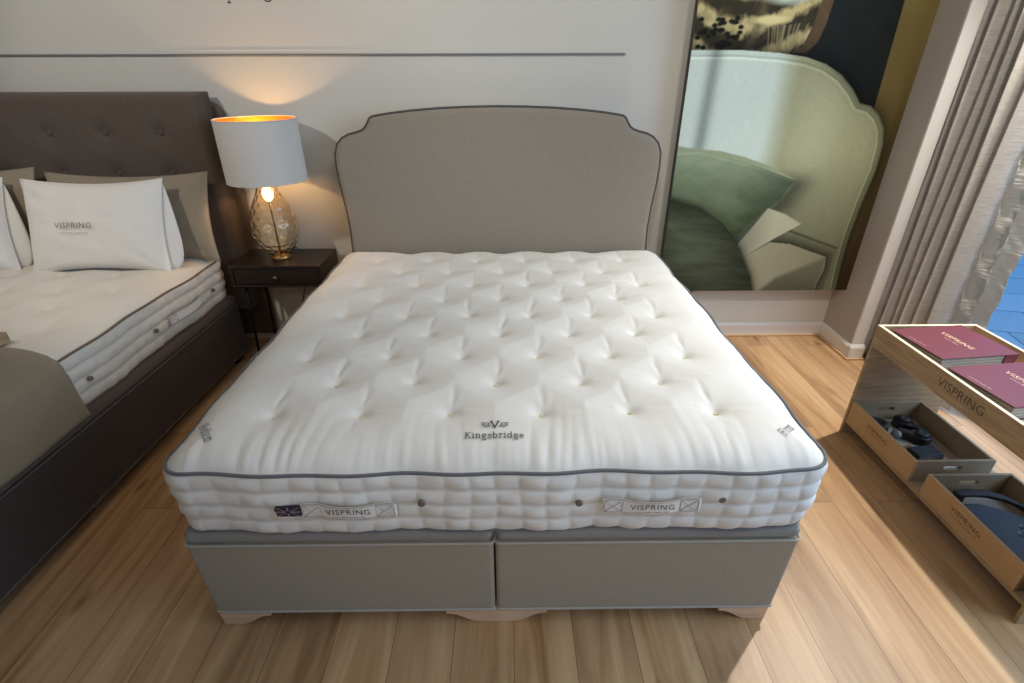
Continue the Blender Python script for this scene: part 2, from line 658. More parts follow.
M['cord'] = basic('black_cord', (22, 22, 22), 0.5)
M['paper'] = basic('white_card', (225, 226, 228), 0.6)
M['tan'] = basic('tan_leather', (140, 104, 70), 0.6)

# ------------------------------------------------------------------ stroke lettering (slab serif)


def arc(cx, cy, rx, ry, a0, a1, n=14):
    return [(cx + rx * math.cos(math.radians(a0 + (a1 - a0) * i / n)), cy + ry * math.sin(math.radians(a0 + (a1 - a0) * i / n))) for i in range(n + 1)]


def ser(x, y, w=0.16):
    return [(x - w, y), (x + w, y)]


GL = {
    'K': (1.05, [[(.16, 0), (.16, 1.42)], ser(.16, 0), ser(.16, 1.42), [(.16, .55), (.80, 1.42)], ser(.80, 1.42, .14), [(.38, .84), (.86, 0)], ser(.86, 0, .15)]),
    'i': (.46, [[(.22, 0), (.22, .95)], ser(.22, 0), [(.04, .95), (.22, .95)], [(.20, 1.30), (.24, 1.30)], [(.20, 1.34), (.24, 1.34)]]),
    'n': (.98, [[(.2, 0), (.2, .95)], ser(.2, 0), [(.03, .95), (.2, .95)], [(.2, .65)] + arc(.47, .62, .25, .34, 150, 0) + [(.72, 0)], ser(.72, 0)]),
    'm': (1.5, [[(.2, 0), (.2, .95)], ser(.2, 0), [(.03, .95), (.2, .95)], [(.2, .65)] + arc(.45, .62, .23, .34, 150, 0) + [(.68, 0)], ser(.68, 0), [(.68, .65)] + arc(.95, .62, .23, .34, 150, 0) + [(1.18, 0)], ser(1.18, 0)]),
    'g': (.88, [arc(.38, .62, .26, .32, 0, 360), [(.6, .82), (.74, .95), (.82, .92)], [(.24, .34), (.16, .18), (.3, .08), (.6, .02)] + arc(.42, -.2, .32, .2, 50, -190)]),
    's': (.72, [[(.58, .72), (.58, .93)], arc(.36, .72, .22, .24, 20, 240) + arc(.36, .24, .24, .25, 75, -150), [(.10, .02), (.10, .26)]]),
    'b': (.96, [[(.18, 0), (.18, 1.45)], [(.02, 1.45), (.18, 1.45)], arc(.45, .47, .30, .46, 0, 360)]),
    'r': (.70, [[(.2, 0), (.2, .95)], ser(.2, 0), [(.03, .95), (.2, .95)], [(.2, .6)] + arc(.44, .68, .22, .27, 160, 50) + [(.60, .80)]]),
    'd': (.98, [[(.72, 0), (.72, 1.45)], [(.56, 1.45), (.72, 1.45)], [(.72, 0), (.88, 0)], arc(.43, .47, .30, .46, 0, 360)]),
    'e': (.84, [[(.10, .52), (.68, .52)] + arc(.39, .50, .30, .45, 5, 325)]),
    'p': (.96, [[(.2, -.48), (.2, .95)], ser(.2, -.48), [(.03, .95), (.2, .95)], arc(.47, .47, .28, .46, 0, 360)]),
    'u': (.98, [[(.2, .95), (.2, .33)] + arc(.46, .32, .26, .32, 180, 330) + [(.74, .3)], [(.74, 0), (.74, .95)], [(.03, .95), (.2, .95)], [(.58, .95), (.74, .95)], [(.74, 0), (.9, 0)]]),
    'M': (1.4, [[(.18, 0), (.18, 1.42), (.64, .25), (1.1, 1.42), (1.1, 0)], ser(.18, 0), ser(1.1, 0), [(.02, 1.42), (.2, 1.42)], [(1.08, 1.42), (1.26, 1.42)]]),
    'F': (.98, [[(.18, 0), (.18, 1.42), (.85, 1.42), (.85, 1.15)], ser(.18, 0), [(.18, .75), (.62, .75)], [(.62, .62), (.62, .9)]]),
    'V': (1.25, [[(.10, 1.42), (.62, 0), (1.12, 1.42)], ser(.12, 1.42), ser(1.1, 1.42)]),
}


def stroke_text(s, x_height, weight, spacing=0.06, shear=0.0, wscale=1.0):
    """returns list of quads (4 2-D points each) and total width"""
    quads = []
    x = 0
    for ch in s:
        if ch == ' ':
            x += 0.6
            continue
        w, strokes = GL[ch]
        for st in strokes:
            for a, b in zip(st[:-1], st[1:]):
                quads.append(((x + a[0], a[1]), (x + b[0], b[1])))
        x += w + spacing
    total = x - spacing
    out = []
    for a, b in quads:
        A = Vector(((a[0] - total / 2) * x_height * wscale + shear * a[1] * x_height, a[1] * x_height))
        B = Vector(((b[0] - total / 2) * x_height * wscale + shear * b[1] * x_height, b[1] * x_height))
        d = (B - A)
        if d.length < 1e-9:
            continue
        d.normalize()
        n = Vector((-d.y, d.x)) * weight / 2
        A2, B2 = A - d * weight * .3, B + d * weight * .3
        out.append([A2 - n, B2 - n, B2 + n, A2 + n])
    return out


def quads_to_obj(name, quads, mat, parent, f3):
    """f3 maps a 2-D point to 3-D"""
    v, f = [], []
    for q in quads:
        b = len(v)
        v += [f3(p[0], p[1]) for p in q]
        f.append((b, b + 1, b + 2, b + 3))
    return mesh_obj(name, v, f, mat, parent, smooth=False)


_tc = {}


def font_mesh(s, size, spacing=1.0, offset=0.0):
    cu_ = bpy.data.curves.new('tmp', 'FONT')
    cu_.body = s
    cu_.size = size
    cu_.space_character = spacing
    cu_.align_x = 'CENTER'
    cu_.resolution_u = 3
    cu_.offset = offset
    o = bpy.data.objects.new('tmp', cu_)
    COL.objects.link(o)
    dg = bpy.context.evaluated_depsgraph_get()
    dg.update()
    me = bpy.data.meshes.new_from_object(o.evaluated_get(dg))
    v = [tuple(x.co) for x in me.vertices]
    f = [tuple(p.vertices) for p in me.polygons]
    bpy.data.objects.remove(o)
    bpy.data.curves.remove(cu_)
    bpy.data.meshes.remove(me)
    return v, f


def font_text(name, s, size, mat, parent, f3, spacing=1.0, offset=0.0):
    v, f = font_mesh(s, size, spacing, offset)
    return mesh_obj(name, [f3(p[0], p[1]) for p in v], f, mat, parent, smooth=False)


# ------------------------------------------------------------------ room shell
YW = 0.25
CH = 3.0
XL, XG, YF = -4.6, 2.56, -5.2
structure(box('floor', XL, XG + .08, YF, YW, -0.05, 0, M['floor']))
structure(box('ceiling', XL - .1, XG + .2, YF - .1, YW + .1, CH, CH + 0.1, M['ceiling']))
structure(box('wall_back', XL - .1, XG + .2, YW, YW + .1, -0.05, CH, M['wall']))
structure(box('wall_left', XL - .1, XL, YF, YW, -0.05, CH, M['wall']))
M['wall_dark'] = basic('dark_wall_paint', (92, 88, 84), 0.85)
structure(box('wall_front', XL - .1, XG + .2, YF - .1, YF, -0.05, CH, M['wall_dark']))
structure(box('wall_right', XG, XG + .12, YF, YW, 2.75, CH, M['wall']))
structure(box('wall_pier', 2.178, 2.246, -0.068, YW, 0, CH, M['pier']))
structure(box('trim_1', 2.176, 2.250, -0.082, -0.068, 0, CH, M['trimwhite'], bevel=0.002))

# skirting boards
def skirting(name, pts, axis, a0, a1, par=None):
    bm = bmesh.new()
    add_prism(bm, pts, axis, a0, a1)
    o = bm_obj(name, bm, M['trimwhite'], par)
    structure(o)
    return o


def sk_prof(b, s, t=0.016, h=0.095):
    return [(b, 0), (b + s * t, 0), (b + s * t, h - .018), (b + s * t * .6, h - .006), (b + s * t * .35, h), (b, h)]


skirting('baseboard_back', sk_prof(YW, -1), 'x', XL, 2.178)
skirting('baseboard_left', sk_prof(XL, 1), 'y', YF, YW - .02)
o = skirting('baseboard_pier', sk_prof(2.178, -1), 'y', -0.084, YW - .016)
bm = bmesh.new()
add_prism(bm, [(-0.082, 0), (-0.098, 0), (-0.098, .077), (-0.092, .089), (-0.088, .095), (-0.082, .095)], 'x', 2.162, 2.254)
structure(bm_obj('baseboard_pier_end', bm, M['trimwhite']))
M['scotia'] = wood('scotia_oak', (190, 150, 108), (210, 172, 130))
structure(box('trim_2', XL, 2.164, YW - .030, YW - .016, 0, .012, M['scotia'], bevel=.003))
structure(box('trim_3', 2.148, 2.162, -0.112, YW - .016, 0, .012, M['scotia'], bevel=.003))
structure(box('trim_4', 2.162, 2.262, -0.112, -0.098, 0, .012, M['scotia'], bevel=.003))
# panel line on the wall, drawn as a raised grey strip
bm = bmesh.new()
add_box(bm, XL, 0.668, YW - .012, YW, 1.683, 1.690)
structure(bm_obj('trim_5', bm, M['panel_line']))
bm = bmesh.new()
add_box(bm, XL, 0.664, YW - .007, YW, 1.690, 1.712)
structure(bm_obj('trim_6', bm, M['wall'], bevel=.002))

# shop window on the right
win = empty('window_1', (XG + .03, -2.4, 0))
structure(win)
for nm, a in (('window_frame', (-.03, .03, -2.78, 2.55, 0.0, .05)), ('window_frame', (-.03, .03, -2.78, 2.55, 2.70, 2.75)),
              ('window_frame', (-.03, .03, 2.49, 2.55, .05, 2.70)), ('window_frame', (-.03, .03, -2.78, -2.72, .05, 2.70)),
              ('window_frame', (-.03, .03, -0.93, -0.87, .05, 2.70))):
    box(nm, *a, M['frame'], win)
box('window_pane', -.004, .004, -.87, 2.49, .05, 2.70, M['window_glass'], win)
box('window_pane', -.004, .004, -2.72, -.93, .05, 2.70, M['window_glass'], win)
pv = box('pavement', XG + .10, 14, -12, 10, -0.12, -0.06, M['pavement'])
structure(pv)

# wall lettering (only its descenders reach into the view)
q = stroke_text('Vispring', 0.052, 0.0055, spacing=.12)
wt = quads_to_obj('wall_lettering', q, M['ink'], None, lambda u, v: (-1.335 + u, YW - .0015, 1.943 + v))
tag(wt, 'dark serif lettering on the wall above the lamp, cut off by the top edge', 'lettering')


# ------------------------------------------------------------------ mattress builder
def vnoise(x, y, seed=0, n=6, f0=3.0, gain=.5):
    r = np.random.RandomState(seed)
    out = np.zeros_like(x)
    a = 1.0
    f = f0
    for k in range(n):
        th = r.rand() * PI
        ph = r.rand() * 6.28
        out += a * np.sin(f * (x * math.cos(th) + y * math.sin(th)) + ph + 1.7 * np.sin(f * .6 * (y * math.cos(th) - x * math.sin(th)) + ph * 2))
        a *= gain ** .5
        f *= 1.6
    return out / n


def perim(hx, hy, R, ds=0.007):
    """rounded rectangle points with outward normals and arc length, counter-clockwise from (-hx+R,-hy)"""
    pts = []
    segs = [((-hx + R, -hy), (hx - R, -hy), (0, -1)), None, ((hx, -hy + R), (hx, hy - R), (1, 0)), None,
            ((hx - R, hy), (-hx + R, hy), (0, 1)), None, ((-hx, hy - R), (-hx, -hy + R), (-1, 0)), None]
    cc = [(hx - R, -hy + R, -90), (hx - R, hy - R, 0), (-hx + R, hy - R, 90), (-hx + R, -hy + R, 180)]
    ci = 0
    for s in segs:
        if s:
            (x0, y0), (x1, y1), n = s
            L = math.hypot(x1 - x0, y1 - y0)
            k = max(1, int(L / ds))
            for i in range(k):
                t = i / k
                pts.append((x0 + (x1 - x0) * t, y0 + (y1 - y0) * t, n[0], n[1]))
        else:
            cx, cy, a0 = cc[ci]
            ci += 1
            k = max(4, int(R * PI / 2 / ds))
            for i in range(k):
                a = math.radians(a0 + 90 * i / k)
                pts.append((cx + R * math.cos(a), cy + R * math.sin(a), math.cos(a), math.sin(a)))
    return np.array(pts)


def mattress(name, loc, rz, hx, hy, mat, pipe_mat, tufts, seed, R=.10, H=.228, crown=.040, NX=300, NY=300, dip=.026, taper=0.0):
    root = empty(name, loc, rz)
    TZ = H

    def top_h(X, Y):
        X = np.asarray(X, float)
        Y = np.asarray(Y, float)
        d = np.minimum(hx - np.abs(X), hy - np.abs(Y))
        # corner distance
        ax, ay = np.abs(X) - (hx - R), np.abs(Y) - (hy - R)
        cor = (ax > 0) & (ay > 0)
        d = np.where(cor, R - np.sqrt(np.maximum(ax, 0) ** 2 + np.maximum(ay, 0) ** 2), d)
        d = np.maximum(d, 0)
        edge = 1 - np.exp(-d / .045)
        h = crown * edge
        dmin = np.full(X.shape, 9.0)
        val = np.zeros(X.shape)
        for k, (tx, ty, amp) in enumerate(tufts):
            dx, dy = X - tx, Y - ty
            r = np.sqrt(dx * dx + dy * dy)
            dmin = np.minimum(dmin, r)
            val = np.maximum(val, amp * np.exp(-r / .030))
            # crease running towards the head of the bed
            rr = np.random.RandomState(seed * 100 + k)
            sl = rr.uniform(-.25, .25)
            L = rr.uniform(.13, .175)
            t = np.clip(dy / L, 0, 1)
            cdx = dx - sl * dy * .5 + .004 * np.sin(dy * 40 + k)
            val = np.maximum(val, amp * .46 * (1 - .9 * t) * np.exp(-(np.abs(cdx) / .015) ** 1.2) * (dy > 0))
            # slightly drooping creases to the sides
            for sg in (-1, 1):
                L2 = rr.uniform(.125, .145)
                t2 = np.clip(dx * sg / L2, 0, 1)
                cy = dy - .010 * np.sin(t2 * PI) - rr.uniform(-.03, .03) * dx * sg
                val = np.maximum(val, amp * .36 * (1 - .85 * t2) * np.exp(-(np.abs(cy) / .020) ** 1.3) * (dx * sg > 0))
            L3 = rr.uniform(.07, .13)
            t3 = np.clip(-dy / L3, 0, 1)
            val = np.maximum(val, amp * .32 * (1 - t3) * np.exp(-(np.abs(dx + sl * dy * .5) / .014) ** 1.3) * (dy < 0))
        pil = np.minimum(dmin, .16) / .16
        h = h - dip * np.minimum(val, 1) + .014 * (pil ** .8) * edge
        # gathers along the edges
        g = np.exp(-d / .075) * (1 - np.exp(-d / .012))
        along = np.where(hx - np.abs(X) < hy - np.abs(Y), Y, X)
        wr = np.sin(along * 95 + 3 * np.sin(along * 13 + seed) + 10 * d) * .6 + np.sin(along * 210 + 4 * np.sin(along * 21)) * .3
        h = h + .0022 * g * wr
        gf = np.exp(-np.maximum(Y + hy, 0) / .11) * (1 - np.exp(-np.maximum(Y + hy, 0) / .015)) * np.clip((hx - np.abs(X)) / .15, 0, 1)
        xx = X + .12 * (Y + hy) * np.sin(X * 11 + seed)
        w2 = np.abs(np.sin(xx * 62 + 2.2 * np.sin(xx * 17 + seed))) ** .7 * (.55 + .45 * np.sin(xx * 9.3 + 1))
        h = h + .0065 * gf * w2
        h = h + .0022 * vnoise(X, Y, seed, 6, 8.0) * edge
        return h

    # top grid, square mapped to a rounded rectangle
    u = np.linspace(-1, 1, NX + 1)
    v = np.linspace(-1, 1, NY + 1)
    U, V = np.meshgrid(u, v)
    X, Y = U * hx, V * hy
    ax, ay = (np.abs(X) - (hx - R)) / R, (np.abs(Y) - (hy - R)) / R
    cor = (ax > 0) & (ay > 0)
    a, b_ = np.clip(ax, 0, 1), np.clip(ay, 0, 1)
    nx_ = a * np.sqrt(1 - b_ ** 2 / 2)
    ny_ = b_ * np.sqrt(1 - a ** 2 / 2)
    X = np.where(cor, np.sign(X) * (hx - R + R * nx_), X)
    Y = np.where(cor, np.sign(Y) * (hy - R + R * ny_), Y)
    Z = TZ + top_h(X, Y)

    def wob(px, py):
        """waviness of the edge outline"""
        s = px * 5.1 + py * 4.3
        return .0045 * np.sin(s * 2.1 + seed) + .0035 * np.sin(s * 4.7 + 1 + seed)
    # border loop indices CCW
    idx = lambda i, j: j * (NX + 1) + i
    loop = [idx(i, 0) for i in range(NX)] + [idx(NX, j) for j in range(NY)] + [idx(NX - i, NY) for i in range(NX)] + [idx(0, NY - j) for j in range(NY)]
    verts = np.stack([X.ravel(), Y.ravel(), Z.ravel()], 1)
    lp = verts[loop]
    # outward normals
    d = np.roll(lp, -1, 0) - np.roll(lp, 1, 0)
    nrm = np.stack([d[:, 1], -d[:, 0]], 1)
    nrm /= np.linalg.norm(nrm, axis=1)[:, None]
    seglen = np.linalg.norm(np.roll(lp, -1, 0)[:, :2] - lp[:, :2], axis=1)
    s = np.concatenate([[0], np.cumsum(seglen)[:-1]])
    wv = wob(lp[:, 0], lp[:, 1])
    # shift the outer rows of the grid with the waviness so that the edge stays closed
    D = np.minimum(hx - np.abs(X), hy - np.abs(Y))
    wgrid = wob(X, Y) * np.exp(-np.maximum(D, 0) / .05)
    sx = np.where(hx - np.abs(X) < hy - np.abs(Y), np.sign(X), 0)
    sy = np.where(hx - np.abs(X) < hy - np.abs(Y), 0, np.sign(Y))
    X2, Y2 = X + sx * wgrid, Y + sy * wgrid
    verts = np.stack([X2.ravel(), Y2.ravel(), Z.ravel()], 1)
    lp = verts[loop]
    faces = []
    for j in range(NY):
        for i in range(NX):
            faces.append((idx(i, j), idx(i + 1, j), idx(i + 1, j + 1), idx(i, j + 1)))
    rings = 36
    allv = [verts]
    base = len(verts)
    prev = loop
    n = len(loop)

    def side_off(t, s_):
        """outward bulge of the side at height fraction t (0 bottom, 1 top)"""
        ch = np.abs(np.sin(4 * PI * t)) ** .6
        amt = .45 + .55 * np.clip(np.sin(s_ * 1.1 - .6) * 1.5 + .6, 0, 1)
        pl = np.abs(np.sin(PI * s_ / .068 + .4 * np.sin(s_ * 3) + .25 * np.sin(s_ * 17 + 5 * t))) ** .45
        q = ch * (.35 + .65 * pl * amt + .65 * (1 - amt) * .9)
        return .0125 * q + .008 * math.sin(PI * t) - .014 * (1 - t) + .0018 * np.sin(s_ * 31 + 9 * t) * ch + .0012 * np.sin(s_ * 71 - 14 * t)
    for r in range(1, rings + 1):
        t = 1 - r / rings
        off = side_off(t, s)
        z = TZ * t
        P = np.stack([lp[:, 0] + nrm[:, 0] * off, lp[:, 1] + nrm[:, 1] * off, np.full(n, z) + .0015 * np.sin(s * 9)], 1)
        allv.append(P)
        cur = list(range(base, base + n))
        for k in range(n):
            l = (k + 1) % n
            faces.append((prev[l], prev[k], cur[k], cur[l]))
        prev = cur
        base += n
    faces.append(tuple(prev[::-1]))
    V_ = np.concatenate(allv)
    tp = lambda x, y: x * (1 + taper * (1 - y / hy) / 2)
    V_[:, 0] = tp(V_[:, 0], V_[:, 1])
    body = mesh_obj('ticking', V_.tolist(), faces, mat, root)
    step = 3
    for nm, z, o_, rr in (('piping', TZ + .001, .003, .0053), ('piping', .004, -.010, .0055)):
        path = [(tp(lp[k, 0] + nrm[k, 0] * o_, lp[k, 1]), lp[k, 1] + nrm[k, 1] * o_, z + .0025 * math.sin(s[k] * 7 + z * 30)) for k in range(0, n, step)]
        tube(nm, path, rr, pipe_mat, root, 8, True)
    proto = None
    for (tx, ty, amp) in tufts:
        z = TZ + float(top_h(np.array([tx]), np.array([ty]))[0]) + .004
        if proto is None:
            vv, ff = [], []
            for k in range(3):
                aa = k * 2.1
                p = [(.0050 * math.cos(aa) + .0055 * math.cos(w), .0050 * math.sin(aa) + .0055 * math.sin(w), .0015 * k) for w in np.linspace(0, 2 * PI, 10)[:-1]]
                a1, f1 = tube_geo(p, .0022, 5, True)
                b0 = len(vv)
                vv += a1
                ff += [tuple(i + b0 for i in f) for f in f1]
            proto = mesh_obj('tuft', vv, ff, M['tuft'], root, loc=(tx * (1 + taper * (1 - ty / hy) / 2), ty, z))
        else:
            c = proto.copy()
            COL.objects.link(c)
            c.parent = root
            c.location = (tx * (1 + taper * (1 - ty / hy) / 2), ty, z)
            c.rotation_euler = (0, 0, random.random() * 6)

    def side_y(x, z):
        """front face y (local) of the border"""
        return -hy - .024
    return root, top_h, TZ, side_y


def strap_handle(root, f3, w=.26, h=.052, text=True, flag=False):
    """webbing handle: f3(u, v, d) maps along, up, outwards to local space"""
    verts, faces = [], []
    nu, nv = 40, 6
    for layer in (0, 1):
        for j in range(nv + 1):
            for i in range(nu + 1):
                u = -w / 2 + w * i / nu
                t = abs(u) / (w / 2)
                mid = max(0, 1 - (t / .62) ** 2)
                hh = h * (1 - .10 * mid)
                vv = -hh / 2 + hh * j / nv - .004 * mid
                dd = (.004 + .010 * mid) + (.002 if layer else 0)
                verts.append(f3(u, vv, dd))
    n1 = (nu + 1) * (nv + 1)
    for layer in (0, 1):
        for j in range(nv):
            for i in range(nu):
                a = layer * n1 + j * (nu + 1) + i
                q = (a, a + 1, a + nu + 2, a + nu + 1)
                faces.append(q if layer else q[::-1])
    for i in range(nu):
        for j in (0, nv):
            a = j * (nu + 1) + i
            faces.append((a, a + 1, a + 1 + n1, a + n1))
    for j in range(nv):
        for i in (0, nu):
            a = j * (nu + 1) + i
            faces.append((a, a + nu + 1, a + nu + 1 + n1, a + n1))
    hd = mesh_obj('handle', verts, faces, M['webbing'], root)
    # stitched box and cross at both ends
    for sg in (-1, 1):
        u0, u1 = sg * (w / 2 - .006), sg * (w / 2 - .056)
        v0, v1 = -h / 2 + .006, h / 2 - .006
        vv, ff = [], []
        for a, b in (((u0, v0), (u1, v0)), ((u1, v0), (u1, v1)), ((u1, v1), (u0, v1)), ((u0, v1), (u0, v0)), ((u0, v0), (u1, v1)), ((u0, v1), (u1, v0))):
            pts = [f3(a[0] + (b[0] - a[0]) * k / 6, a[1] + (b[1] - a[1]) * k / 6, .0075 + .004 * max(0, 1 - ((abs(a[0] + (b[0] - a[0]) * k / 6) / (w / 2)) / .62) ** 2)) for k in range(7)]
            a1, f1 = tube_geo(pts, .0014, 5)
            b0 = len(vv)
            vv += a1
            ff += [tuple(i + b0 for i in f) for f in f1]
        mesh_obj('stitching', vv, ff, M['stitch'], hd)
    if text:
        font_text('lettering', 'VISPRING', .026, M['ink'], hd, lambda a, b: f3(a, b - .005, .0175), 1.15)
        font_text('lettering', 'Luxury Beds London 1901', .0085, M['ink'], hd, lambda a, b: f3(a, b - .018, .0172), 1.05)
    return hd


def vent(root, f3):
    vv, ff = [], []
    n = 20
    prof = [(0.0105, -.004), (.0105, .003), (.0095, .005), (.0060, .0052), (.0040, .0048), (.0010, .0048)]
    for r, d in prof:
        for k in range(n):
            a = 2 * PI * k / n
            vv.append(f3(r * math.cos(a), r * math.sin(a), d))
    for i in range(len(prof) - 1):
        for k in range(n):
            l = (k + 1) % n
            ff.append((i * n + k, i * n + l, (i + 1) * n + l, (i + 1) * n + k))
    ff.append(tuple((len(prof) - 1) * n + k for k in range(n)))
    return mesh_obj('air_vent', vv, ff, M['vent'], root)


# ------------------------------------------------------------------ main bed
HX, HY = .902, .920
MZ = .430
CX, CY = 0.0, -0.898
tufts = []
for k in range(10):
    wy = -1.59 + .1745 * k
    xs = [.2655 * (i - 2.5) for i in range(6)] if k % 2 == 0 else [.2655 * (i - 2) for i in range(5)]
    for x in xs:
        tufts.append((x + random.uniform(-.012, .012) - CX, wy + random.uniform(-.008, .008) - CY, random.uniform(.85, 1.1)))
mt_root, top_h, TZ, _ = mattress('mattress', (CX, CY, MZ), 0, HX, HY, M['mattress'], M['piping'], tufts, 3, R=.085, taper=.026)
tag(mt_root, 'large white button-tufted mattress with grey piping on the stone grey divan', 'mattress')


def on_top(cx, cy, ang=0.0, lift=.0035):
    ca, sa = math.cos(ang), math.sin(ang)

    def f(u, v):
        x = cx + u * ca - v * sa - CX
        y = cy + u * sa + v * ca - CY
        x0 = x / (1 + .026 * (1 - y / HY) / 2)
        return (x, y, TZ + float(top_h(np.array([x0]), np.array([y]))[0]) + lift)
    return f


def subdiv_quads(quads, n=3):
    out = []
    for q in quads:
        a, b, c, d = [Vector(p) for p in q]
        L = (b - a).length
        k = max(1, int(L / .006))
        for i in range(k):
            t0, t1 = i / k, (i + 1) / k
            out.append([a.lerp(b, t0), a.lerp(b, t1), d.lerp(c, t1), d.lerp(c, t0)])
    return out


quads_to_obj('lettering', subdiv_quads(stroke_text('Kingsbridge', .0165, .0026, .12)), M['ink'], mt_root, on_top(-.006, -1.732))
quads_to_obj('lettering', subdiv_quads(stroke_text('Medium', .0185, .0021, .20, shear=.15, wscale=.80)), M['ink'], mt_root, on_top(-.842, -1.698, -math.radians(53)))
quads_to_obj('lettering', subdiv_quads(stroke_text('Firm', .0185, .0021, .20, shear=.15, wscale=.80)), M['ink'], mt_root, on_top(.838, -1.712, math.radians(42)))
# crest: a V between two curled flourishes
cq = []
g = stroke_text('V', .021, .0042, 0)
g2 = []
for sg in (-1, 1):
    for (cx_, cy_, r0, tt) in ((.024, .016, .009, 300), (.033, .010, .005, 260), (.017, .006, .004, 300), (.036, .022, .004, 240), (.026, .004, .003, 300)):
        ps = [(sg * (cx_ + r0 * (1 - i / 20) * math.cos(math.radians(tt * i / 12))), cy_ + r0 * (1 - i / 20) * math.sin(math.radians(tt * i / 12))) for i in range(13)]
        for a, b in zip(ps[:-1], ps[1:]):
            A, B = Vector(a), Vector(b)
            d = (B - A).normalized()
            nn = Vector((-d.y, d.x)) * .0015
            g2.append([A - nn, B - nn, B + nn, A + nn])
quads_to_obj('crest', g + g2, M['ink'], mt_root, on_top(-.006, -1.690))

fy = -HY - .016
front = lambda cx, cz: (lambda u, v, d: (cx + u - CX, fy - d, cz + v - MZ))
strap_handle(mt_root, front(-.407, .548), w=.262, h=.052)
strap_handle(mt_root, front(.427, .556), w=.272, h=.052)
for vx, vz in ((-.605, .548), (-.208, .566), (.227, .562), (.622, .570)):
    vent(mt_root, front(vx, vz))
# woven flag label beside the left handle
fl = front(-.577, .548)
fl_o = mesh_obj('flag_label', [fl(u, v, d) for d in (.002, .010) for u, v in ((-.030, -.017), (.036, -.017), (.036, .017), (-.030, .017))],
                [(0, 3, 2, 1), (4, 5, 6, 7), (0, 1, 5, 4), (1, 2, 6, 5), (2, 3, 7, 6), (3, 0, 4, 7)], M['flag_navy'], mt_root, smooth=False)
fq = []
for a, b, w_ in (((-.030, 0), (.036, 0), .006), ((.003, -.017), (.003, .017), .006), ((-.028, -.015), (.034, .015), .003), ((-.028, .015), (.034, -.015), .003)):
    A, B = Vector(a), Vector(b)
    d = (B - A).normalized()
    nn = Vector((-d.y, d.x)) * w_ / 2
    fq.append([A - nn, B - nn, B + nn, A + nn])
quads_to_obj('flag_cross', fq, M['flag_light'], fl_o, lambda u, v: fl(u, v, .0106))


# divan base
def rounded_box(name, x0, x1, y0, y1, z0, z1, mat, parent, r=.03, seg=5):
    bm = bmesh.new()
    add_box(bm, x0, x1, y0, y1, z0, z1)
    o = bm_obj(name, bm, mat, parent, bevel=r, seg=seg)
    o.modifiers['bevel'].limit_method = 'ANGLE'
    return o


def divan_half(root, x0, x1, y0, y1, z0, zp, z1, mat, pipe, pad):
    b = box('side_panel', x0, x1, y0, y1, z0, zp, mat, root, bevel=.012, seg=3)
    t = rounded_box('top_pad', x0 + .001, x1 - .001, y0 + .001, y1 - .001, zp, z1, pad, root, .022)
    for z, rr in ((zp, .0042), (z0 + .006, .0042)):
        hx_, hy_ = (x1 - x0) / 2, (y1 - y0) / 2
        P = perim(hx_, hy_, .012, .04)
        tube('piping', [(x0 + hx_ + p[0] + p[2] * .001, y0 + hy_ + p[1] + p[3] * .001, z) for p in P], rr, pipe, root, 8, True)
    return b


DX, DX2 = .914, .889
dv = empty('divan_base', (0, -.909, 0))
tag(dv, 'stone grey upholstered divan base in two halves under the tufted mattress', 'bed base')
divan_half(dv, -DX, -.0135, -.901, .90, .067, .378, .426, M['divan'], M['divan_pipe'], M['divan_pad'])
divan_half(dv, -.0085, DX2, -.901, .90, .067, .378, .426, M['divan'], M['divan_pipe'], M['divan_pad'])

for ch in dv.children:
    for v_ in ch.data.vertices:
        v_.co.x *= 1 + .016 * min(1.1, max(0, (v_.co.z - .067) / .318))


def ogee(x0, x1, s, h=.066):
    """foot profile from the outer vertical edge x0 to the inner tip x1"""
    pts = [(x0, 0.0), (x0 + s * .045, 0.0)]
    L = abs(x1 - x0)
    for i in range(1, 13):
        t = i / 12
        pts.append((x0 + s * (.045 + (L - .045) * t), .043 * (t - math.sin(2 * PI * t) / (2 * PI) * .9)))
    pts += [(x1, h), (x0 + s * -.004, h)]
    return pts


def bracket_foot(x0, s, y0, ys):
    bm = bmesh.new()
    add_prism(bm, ogee(x0, x0 + s * .16, s), 'y', y0, y0 + ys * .022)
    # return along the side
    pr_ = [(y0 + ys * (abs(u - x0)), v) for u, v in ogee(x0, x0 + s * .16, s)]
    add_prism(bm, pr_, 'x', x0, x0 + s * .022)
    return bm


for x0, s in ((-DX + .006, 1), (DX2 - .010, -1)):
    bm_obj('foot', bracket_foot(x0, s, -.897, 1), M['beech'], dv, bevel=.0015)
    bm_obj('foot', bracket_foot(x0, s, .89, -1), M['beech'], dv, bevel=.0015)
bm = bmesh.new()
half = ogee(0, .165, 1)
ctr = []
for u, v in half[1:-1]:
    ctr.append((u, v))
left = [(-u, v) for u, v in ctr][::-1]
add_prism(bm, ctr + left, 'y', -.897, -.875)
bm_obj('foot', bm, M['beech'], dv, loc=(-.01, 0, 0), bevel=.0015)


# main headboard
def headboard_outline():
    right = [(.865, .06), (.868, .45), (.862, .68), (.858, .80), (.866, .93), (.880, 1.06), (.884, 1.15), (.880, 1.215), (.862, 1.262), (.832, 1.292), (.795, 1.310),
             (.752, 1.320), (.722, 1.330), (.702, 1.344), (.688, 1.364), (.674, 1.388), (.660, 1.397), (.640, 1.401), (.56, 1.413), (.44, 1.426), (.30, 1.436), (.15, 1.442), (0, 1.444)]
    lft = [(-x, z) for x, z in right[:-1]][::-1]
    return right + lft


